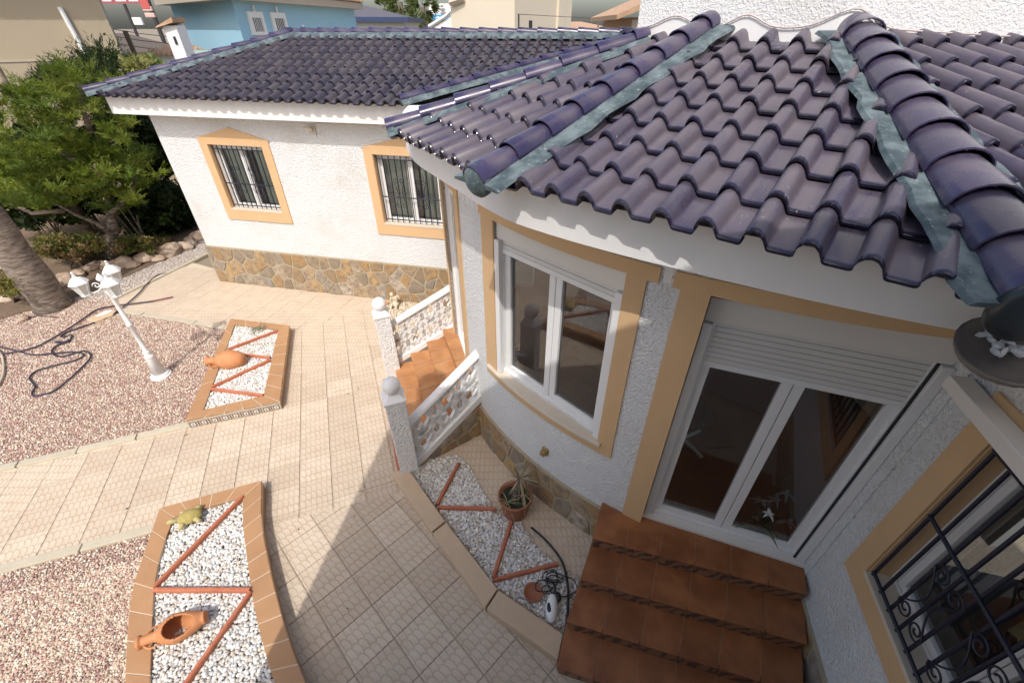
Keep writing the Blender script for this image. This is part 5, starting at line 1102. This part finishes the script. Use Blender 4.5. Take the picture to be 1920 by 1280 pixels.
# beige house on the left
BD = 20.; r0, r1 = adist(190, 12, BD), adist(-420, 60, BD + 1); dd = (r0 - r1)[:2] / np.linalg.norm((r0 - r1)[:2]); bn = np.array([-dd[1], dd[0]])
bh = thing('beige_house', (*r0[:2], 0), 'plain beige rendered house behind the conifers with a white downpipe', 'house')
wallbox(bh, [r1[:2], r0[:2], r0[:2] + bn * 7, r1[:2] + bn * 7], 0, 6.6, M['beige']); kid(MB().prism([tuple(p) for p in (r1[:2] - bn * .8 - dd * .3, r0[:2] - bn * .8 + dd * .5, r0[:2] + bn * 7, r1[:2] + bn * 7)], 6.45, 6.65), 'eave', M['soffit'], bh)
eave_tiles(bh, np.array([*(r1[:2] - bn * .85), 0]), np.array([*(r0[:2] - bn * .85 + dd * .5), 0]), 6.62)
q = apl(112, 14, r0, (*bn, 0)); q2 = apl(165, 110, r0, (*bn, 0)); kid(MB().tube([q - (*bn * .06, 0), q2 - (*bn * .06, 0), (*(q2[:2] - bn * .06), 1)], .06, 8), 'downpipe', M['whitepaint'], bh)
zl = apl(100, 113, r0, (*bn, 0))[2]; panel(bh, M['soffit'], 'groove_line_strip', r1, r0, .0, 1, zl - .02, zl + .02, .02)  # added strip stands for the dark line of a recessed groove
# pale blue house
zc = adist(435, 4, 21)[2]; cA, cL, cR = atz(435, 4, zc), atz(320, 13.5, zc), atz(664, 20, zc)
bl = thing('blue_house', (*cA[:2], 0), 'pale blue rendered house with terracotta eaves beyond the wing roof', 'house')
wallbox(bl, [cL[:2], cA[:2], cR[:2], cR[:2] + (cL - cA)[:2]], 0, zc + .05, M['bluewall'])
cen = (cL + cR)[:2] / 2; exq = [cen + (p[:2] - cen) * 1.13 for p in (cL, cA, cR, cR + (cL - cA))]
slab(bl, exq, zc + .05, zc + .3, 'soffit', M['soffit']); ex2 = [np.array([*p, 0]) for p in exq]
eave_tiles(bl, ex2[1], ex2[2], zc + .34, .085, .6); eave_tiles(bl, ex2[0], ex2[1], zc + .34, .085, .6)
top_ = [cen + (p - cen) * .3 for p in exq]; rb = MB().add([(*p, zc + .3) for p in exq] + [(*p, zc + 1.6) for p in top_], [(0, 1, 5, 4), (1, 2, 6, 5), (2, 3, 7, 6), (3, 0, 4, 7), (4, 5, 6, 7)]); kid(rb, 'roof', M['terraroof'], bl)
nR = np.array([(cR - cA)[1], -(cR - cA)[0], 0])
for (x0, x1, y0, y1) in ((472, 490, 34, 60), (514, 532, 35, 60), (563, 582, 66, 90)):
    a, b = apl(x0, (y0 + y1) / 2, cA, nR), apl(x1, (y0 + y1) / 2, cA, nR); zt, zb = apl((x0 + x1) / 2, y0, cA, nR)[2], apl((x0 + x1) / 2, y1, cA, nR)[2]; LR = np.linalg.norm((cR - cA)[:2]); u0, u1 = np.linalg.norm((a - cA)[:2]) / LR, np.linalg.norm((b - cA)[:2]) / LR; w = .16 / LR
    wn = panel(bl, M['darkpane'], 'window', cA, cR, u0, u1, zb, zt, .02); 
    for s in ((u0 - w, u0, zb - .1, zt + .18), (u1, u1 + w, zb - .1, zt + .18), (u0, u1, zt, zt + .18), (u0, u1, zb - .1, zb)): panel(wn, M['whitepaint'], 'frame', cA, cR, *s, .08)
    panel(wn, M['whitepaint'], 'keystone', cA, cR, (u0 + u1) / 2 - .04 / LR, (u0 + u1) / 2 + .04 / LR, zt + .18, zt + .36, .08)
    for k in range(6): panel(wn, M['pvc'], 'bar', cA, cR, u0 + (u1 - u0) * (k + .5) / 6 - .012 / LR, u0 + (u1 - u0) * (k + .5) / 6 + .012 / LR, zb, zt, .07, -.05)
panel(bl, M['whitepaint'], 'downpipe', cA, cR, .80, .80 + .09 / LR, 0, zc - .75, .09); panel(bl, M['whitepaint'], 'downpipe', cL, cA, .13, .13 + .08 / LR, 1, zc - .3, .08)
# white gatepost-like chimney stack
p = adist(322, 44, 16.5); q = thing('white_pillar', (*p[:2], 0), 'slim white rendered pillar with a little tiled cap before the blue house', 'pillar'); kid(MB().box((p[0] - .17, p[1] - .15, 0), (p[0] + .17, p[1] + .25, p[2] - .05)), 'shaft', M['whitepaint'], q)
kid(MB().add([(p[0] - .27, p[1] - .2, p[2] - .05), (p[0] + .2, p[1] - .25, p[2] + .12), (p[0] + .2, p[1] + .3, p[2] + .12), (p[0] - .32, p[1] + .3, p[2] - .05), (p[0] - .32, p[1] - .25, p[2] - .1), (p[0] + .2, p[1] - .25, p[2] + .02), (p[0] + .2, p[1] + .3, p[2] + .02), (p[0] - .32, p[1] + .3, p[2] - .1)], [(0, 1, 2, 3), (7, 6, 5, 4), (0, 4, 5, 1), (1, 5, 6, 2), (2, 6, 7, 3), (3, 7, 4, 0)]), 'tile_cap', M['terraroof'], q); kid(MB().box((p[0] + .0, p[1] - .17, p[2] - .45), (p[0] + .06, p[1] - .149, p[2] - .28)), 'slot', M['darkpane'], q)
# long low house with arched windows and a brown roof
a, b, c = adist(150, 98, 31), adist(345, 98, 36), None; lo = thing('arched_house', (*a[:2], 0), 'low cream house with arched windows under a long brown roof', 'house'); dd2 = (b - a)[:2] / np.linalg.norm((b - a)[:2]); n2 = np.array([-dd2[1], dd2[0]]); zw = (a[2] + b[2]) / 2
wallbox(lo, [a[:2], b[:2], b[:2] + n2 * 6, a[:2] + n2 * 6], 0, zw, M['creamwall']); LL = np.linalg.norm((b - a)[:2]); rt = adist(240, 63, 36)[2]
kid(MB().add([(*(a[:2] - n2 * .5), zw), (*(b[:2] - n2 * .5), zw), (*(b[:2] + n2 * 3.2), rt), (*(a[:2] + n2 * 3.2), rt), (*(b[:2] + n2 * 6.5), zw), (*(a[:2] + n2 * 6.5), zw)], [(0, 1, 2, 3), (3, 2, 4, 5)]), 'roof', M['brownroof'], lo, fix=False)
for x0, x1 in ((241, 258), (271, 292)):
    nn3 = np.array([*n2, 0]); u0, u1 = [((apl(x, 120, a, nn3) - a)[:2] @ dd2) / LL for x in (x0, x1)]; zt = apl((x0 + x1) / 2, 118, a, nn3)[2]; w = panel(lo, M['darkpane'], 'window', a, b, u0, u1, 1.0, zt, .02); m_ = (u0 + u1) / 2 * LL; R0 = (u1 - u0) * LL / 2
    pts = [(m_ + R0 * math.cos(t_), zt + R0 * 1.1 * math.sin(t_)) for t_ in np.linspace(0, math.pi, 11)]; sub(MB().add([(*(a[:2] + dd2 * u - n2 * .021), z) for u, z in pts], [tuple(range(11))]), 'arch_pane', M['darkpane'], w, fix=False)
    for s in ((u0, u0 + .08 / LL, 1, zt), (u1 - .08 / LL, u1, 1, zt), ((u0 + u1) / 2 - .05 / LL, (u0 + u1) / 2 + .05 / LL, 1, zt), (u0, u1, zt - .1, zt)): panel(w, M['whitepaint'], 'frame', a, b, *s, .06, -.021)
# small tiled porch roof
a = adist(292, 104, 22); sp_ = thing('tiled_annex', (*a[:2], 0), 'small white annex with a sunlit terracotta hip roof', 'building'); wallbox(sp_, [a[:2], a[:2] + (1.1, .35), a[:2] + (.6, 2), a[:2] + (-.4, 1.6)], 0, a[2], M['whitepaint'])
ap = [a[:2] + (-.2, -.2), a[:2] + (1.3, .25), a[:2] + (.8, 2.2), a[:2] + (-.6, 1.75)]; cn = np.mean(ap, 0); kid(MB().add([(*p, a[2]) for p in ap] + [(*cn, a[2] + .45)], [(0, 1, 4), (1, 2, 4), (2, 3, 4), (3, 0, 4), (3, 2, 1, 0)]), 'roof', M['terraroof'], sp_); eave_tiles(sp_, np.array([*ap[0], 0]), np.array([*ap[1], 0]), a[2], .07, .5)
kid(MB().frame((*a[:2], 0), (.953, .3, 0), (.3, -.953, 0), e3, (.12, 0, 1), (.5, .02, a[2] - .3)), 'window', M['darkpane'], sp_); kid(MB().frame((*a[:2], 0), (.953, .3, 0), (.3, -.953, 0), e3, (.27, .02, 1), (.33, .04, a[2] - .3)), 'window_bar', M['whitepaint'], sp_)
# glazed lean-to
a = adist(345, 96, 18.5); gl_ = thing('glazed_porch', (*a[:2], 0), 'little green-tinted glazed porch below the blue house', 'porch'); M['greenpane'] = plain('green_pane', (.3, .38, .32), .15, .15, 4)
pr = [(0, 0), (.85, 0), (.95, .12), (1.0, .9)]
kid(MB().box((a[0], a[1], 0), (a[0] + .95, a[1] + 1.2, a[2] - .3)), 'base_wall', M['paleblock'], gl_); kid(MB().add([(a[0] + .02, a[1], a[2] - .3), (a[0] + .95, a[1], a[2] - .3), (a[0] + .8, a[1] + .1, a[2]), (a[0] + .1, a[1] + .1, a[2] + .02), (a[0] + .1, a[1] + 1, a[2] + .02), (a[0] + .8, a[1] + 1, a[2])], [(0, 1, 2, 3), (3, 2, 5, 4)]), 'glazing', M['greenpane'], gl_, fix=False); kid(MB().box((a[0], a[1] - .03, a[2] - .33), (a[0] + .97, a[1] + .02, a[2] - .28)), 'rail', M['post'], gl_)
shrub(258, 128, 16.5, 16, 9, 26, 'sunlit bush before the arched house', [(.26, .3, .08), (.34, .33, .11)], .14, .035, 'garden_bush', .22)
shrub(284, 127, 17.2, 12, 10, 22, 'leafy bush beside the second arched window', [(.18, .24, .07), (.24, .28, .08)], .14, .035, 'garden_bush', .25)
# roadside signs and utility pole
def pole(px, D, r, name, lab, cat):
    t = adist(*px, D); o = thing(name, (*t[:2], 0), lab, cat); kid(MB().tube([(*t[:2], 0), t], r, 8), 'post', M['post'], o); return o, t
o, t = pole((233, 8), 60, .13, 'billboard', 'dark billboard with a red lettered strip on a tall post', 'billboard'); kid(MB().box((t[0] - 1.9, t[1] - .1, t[2] + .05), (t[0] + 1.8, t[1] + .1, t[2] + 2.6)), 'board', plain('dark_green_board', (.03, .06, .05), .5), o); kid(MB().box((t[0] - 1.9, t[1] - .14, t[2] + .02), (t[0] + 1.8, t[1] - .1, t[2] + .55)), 'red_strip', plain('red_strip', (.33, .09, .1), .5), o)
for k, w in enumerate((.8, .95, .85)): 
    x = t[0] - 1.7 + k * 1.17
    for j in range(7): kid(MB().box((x + j * w / 7, t[1] - .16, t[2] + .17), (x + (j + .72) * w / 7, t[1] - .14, t[2] + random.uniform(.34, .42))), 'letter', M['whitepaint'], o)
kid(MB().ball((t[0] - .7, t[1] - .12, t[2] + .8), (.45, .05, .35), 14, 8), 'emblem', M['whitepaint'], o); kid(MB().box((t[0] + .2, t[1] - .1, t[2] - 1.5), (t[0] + 1.0, t[1] + .1, t[2] - .95)), 'small_board', M['pvc'], o)
o, t = pole((277, 0), 52, .16, 'road_sign', 'dark sign mast with stacked red and pink sign boards', 'sign')
for k, (x, y, w, h, m_) in enumerate(((273, 5, .42, .85, 'hose_red'), (279, 17, .48, .3, 'pvc'), (284, 29, .48, .3, 'pvc'))): q = adist(x, y, 52); kid(MB().box((q[0] - w, q[1] - .1, q[2] - h / 2), (q[0] + w * .6, q[1] + .1, q[2] + h / 2)), 'sign_board', plain('sign_red', (.5, .1, .09), .5) if k == 0 else plain('sign_pink', (.6, .42, .36), .5), o, bevel=.05)
t = adist(234, 58, 27); o = thing('utility_pole', (*t[:2], 0), 'weathered wooden utility pole before the brown roof', 'pole'); kid(MB().tube([(*t[:2], 0), t], .09, 8), 'post', M['wood'], o)
for k in range(3): kid(MB().tube([t + (np.array([6 * s, 3.5 * s, -.02 - .25 * k - 1.2 * s * (1 - s)])) for s in np.linspace(-.7, 1, 12)], .012, 4), 'wire', M['post'], o)
# navy-trimmed house
a, b = adist(667, 33, 40), adist(757, 37, 40); nv = thing('navy_roof_house', (*a[:2], 0), 'pale house with a slate-grey roof and navy fascia', 'house'); wallbox(nv, [a[:2], b[:2], b[:2] + (0, 6), a[:2] + (0, 6)], 0, a[2] - .25, M['paleblock']); d_ = (b - a) / np.linalg.norm(b - a)
slab(nv, [a[:2] + (-.3, -.5), b[:2] + (.4, -.5), b[:2] + (.4, 6.3), a[:2] + (-.3, 6.3)], a[2] - .25, a[2] + .02, 'fascia', M['navy']); rp = adist(676, 10, 42); kid(MB().add([(*(a[:2] + (-.3, -.5)), a[2] + .02), (*(b[:2] + (.4, -.5)), b[2] + .05), (rp[0], rp[1] + 1.2, rp[2]), (*(a[:2] + (-3, 3)), rp[2]), (*(b[:2] + (.4, 6.3)), b[2] + .05)], [(0, 1, 2, 3), (1, 4, 2)]), 'roof', plain('slate', (.11, .1, .12), .8, .15, 8), nv, fix=False)
for u in (.05, .5): panel(nv, M['navy'], 'awning', a, b, u, u + .22, a[2] - 1.55, a[2] - 1.25, .3)
# palms on the skyline
def far_palm(x, yt, D, L, lab, nf=26):
    t = adist(x, yt, D); o = thing('palm_tree', (*t[:2], 0), lab, 'tree', 'palms on the skyline'); kid(MB().tube([(*t[:2], 0), t + (0, 0, -1), t], [.28, .3, .25], 8), 'trunk', M['palmbark'], o)
    P, D_2, C_ = [], [], []
    for k in range(nf):
        az, el = k * 2.399, random.uniform(-.75, 1.3); e = np.array([math.cos(az) * math.cos(el), math.sin(az) * math.cos(el), math.sin(el)]); c = t + e * L * .75; P.append(t + e * L * .3 + rng.normal(0, .02, (2, 3))); D_2.append(np.tile(e, (2, 1)))
        q = 26; fan = rng.normal(0, .33, (q, 3)) + e - np.array([0, 0, .25 if el < .3 else 0]); P.append(np.tile(t + e * L * .55, (q, 1))); D_2.append(fan); C_.append(np.clip(np.tile(np.array([.13, .16, .05]) * random.uniform(.6, 1.3), (q + 2, 1)), 0, 1))
    P, D_2, C_ = np.vstack(P), np.vstack(D_2), np.vstack(C_); n = len(P); put(obj('crown', leafmesh('crown', P, D_2, np.full(n, L * .6), np.full(n, L * .045), C_)), o)
far_palm(750, 4, 55, 1.5, 'palm with a bushy crown and bare brown trunk above the ridge'); far_palm(791, 14, 50, 1.5, 'palm with spreading crown beside the blue and white billboard'); far_palm(777, 40, 48, .9, 'young short palm between two taller palm trunks', 18); far_palm(720, 16, 75, 1.3, 'small distant palm behind the slate roof')
# blue and white billboard, white gable
q = adist(829, 37, 62); o = thing('billboard', (*q[:2], 0), 'white and blue advertising billboard beside the palms', 'billboard'); q2 = adist(829, 7, 62); hh = q2[2] - q[2]; hw = 1.4
kid(MB().box((q[0] - hw, q[1], q[2]), (q[0] + hw, q[1] + .15, q2[2])), 'board', M['pvc'], o); kid(MB().box((q[0] - hw, q[1] - .04, q[2]), (q[0] + hw, q[1], q[2] + hh * .3)), 'blue_band', plain('sign_blue', (.06, .3, .55), .5), o); kid(MB().tube([(q[0], q[1] + .1, 0), (q[0], q[1] + .1, q[2])], .15, 8), 'post', M['post'], o)
for c, r in (((.15, .62), (.3, .22)), ((.25, .4), (.42, .2)), ((-.25, .68), (.2, .1)), ((.1, .85), (.17, .13))): kid(MB().ball((q[0] + c[0], q[1] - .02, q[2] + hh * c[1]), (r[0], .03, r[1] * hh * .5), 12, 8), 'picture_shape', plain('sign_grey', (.25, .25, .26), .6), o)
for j in range(6): kid(MB().box((q[0] - .7 + j * .2, q[1] - .06, q[2] + hh * .08), (q[0] - .55 + j * .2, q[1] - .04, q[2] + hh * random.uniform(.15, .2))), 'letter', M['whitepaint'], o)
a = adist(808, 55, 30); b = adist(850, 22, 30); o = thing('white_gable', (*a[:2], 0), 'bright white sloping parapet beside the cream block', 'wall'); kid(MB().add([(a[0], a[1], 0), (b[0], a[1], 0), (b[0], a[1], b[2]), (a[0] + .9, a[1], b[2] - .35), (a[0], a[1], a[2]), (a[0], a[1] + 2, 0), (b[0], a[1] + 2, 0), (b[0], a[1] + 2, b[2]), (a[0] + .9, a[1] + 2, b[2] - .35), (a[0], a[1] + 2, a[2])], [(0, 1, 2, 3, 4), (9, 8, 7, 6, 5), (0, 5, 6, 1), (1, 6, 7, 2), (2, 7, 8, 3), (3, 8, 9, 4), (4, 9, 5, 0)]), 'wall', M['whitepaint'], o)
kid(MB().tube([(a[0] - .1, a[1] - .05, a[2] + .1), (a[0] + .9, a[1] - .05, b[2] - .2), (b[0], a[1] - .05, b[2] + .1)], .09, 4), 'coping', M['whitepaint'], o)
# tall cream block
cA2, cL2, cR2 = adist(965, 20, 24), adist(845, 20, 26), adist(1072, 20, 29); cb = thing('cream_block', (*cA2[:2], 0), 'tall plain cream apartment block beyond the roof ridge', 'building'); wallbox(cb, [cL2[:2], cA2[:2], cR2[:2], cR2[:2] + (cL2 - cA2)[:2]], 0, 10, M['creamwall'])
wb = panel(cb, M['darkpane'], 'window', cA2, cR2, .22, .27, 4.0, adist(995, 39, 25.5)[2], .02, -.0); panel(cb, M['creamwall'], 'pilaster', cA2, cR2, .70, .82, 0, 9, .12); panel(cb, M['post'], 'wire_anchor', cA2, cR2, .05, .06, 3, adist(971, 27, 24)[2], .04)
kid(MB().tube([adist(x, 27 + (x - 970) * .055, 23.9 + (x - 970) * .02) for x in range(970, 1240, 15)], .01, 4), 'wire', M['post'], cb); p = adist(843, 6, 25.8); kid(MB().tube([p, adist(870, -2, 25.4)], .12, 4), 'stair_edge', M['soffit'], cb)
# low tan roofs and the far right house
a, b = adist(1062, 47, 33), adist(1150, 53, 33); o = thing('tan_roof_house', (*a[:2], 0), 'low house with a tan tiled roof and little chimney pots', 'house'); kid(MB().prism([tuple(a[:2]), tuple(b[:2] + (.2, 0)), tuple(b[:2] + (.2, 5)), tuple(a[:2] + (0, 5))], 0, b[2] - .15), 'wall', M['creamwall'], o); p = adist(1078, 41, 36)
kid(MB().add([(*(a[:2] - (.4, .3)), b[2] - .1), (*(b[:2] + (.5, -.3)), b[2] - .1), (*(b[:2] + (-1.6, 3)), p[2]), (*(a[:2] + (-.4, 3)), p[2]), (*(b[:2] + (.5, 5.5)), b[2] - .1)], [(0, 1, 2, 3), (1, 4, 2)]), 'roof', M['terraroof'], o, fix=False)
for x in (1122, 1134, 1140): q = adist(x, 42, 33.5); kid(MB().tube([q - (0, 0, 1.2), q], .05, 6), 'chimney_pot', M['wood'], o)
a = adist(1182, 33, 14); o = thing('tan_eaves_house', (*a[:2], 0), 'neighbour house corner with tan eaves beside the upper storey wall', 'house'); kid(MB().box((a[0], a[1], 0), (a[0] + 3, a[1] + 4, a[2])), 'wall', M['terraroof'], o); kid(MB().add([(a[0] - .42, a[1] - .4, a[2] - .05), (a[0] + 3, a[1] - .4, a[2] + 1.1), (a[0] + 3, a[1] + 4, a[2] + 1.1), (a[0] - .42, a[1] + 4, a[2] - .05), (a[0] - .42, a[1] - .4, a[2] + .05), (a[0] + 3, a[1] - .4, a[2] + 1.3), (a[0] + 3, a[1] + 4, a[2] + 1.3), (a[0] - .42, a[1] + 4, a[2] + .05)], [(3, 2, 1, 0), (4, 5, 6, 7), (0, 1, 5, 4), (1, 2, 6, 5), (2, 3, 7, 6), (3, 0, 4, 7)]), 'roof', M['terraroof'], o); kid(MB().box((a[0] + .05, a[1] - .02, a[2] - .6), (a[0] + .25, a[1], a[2] - .05)), 'wall_edge', M['creamwall'], o)
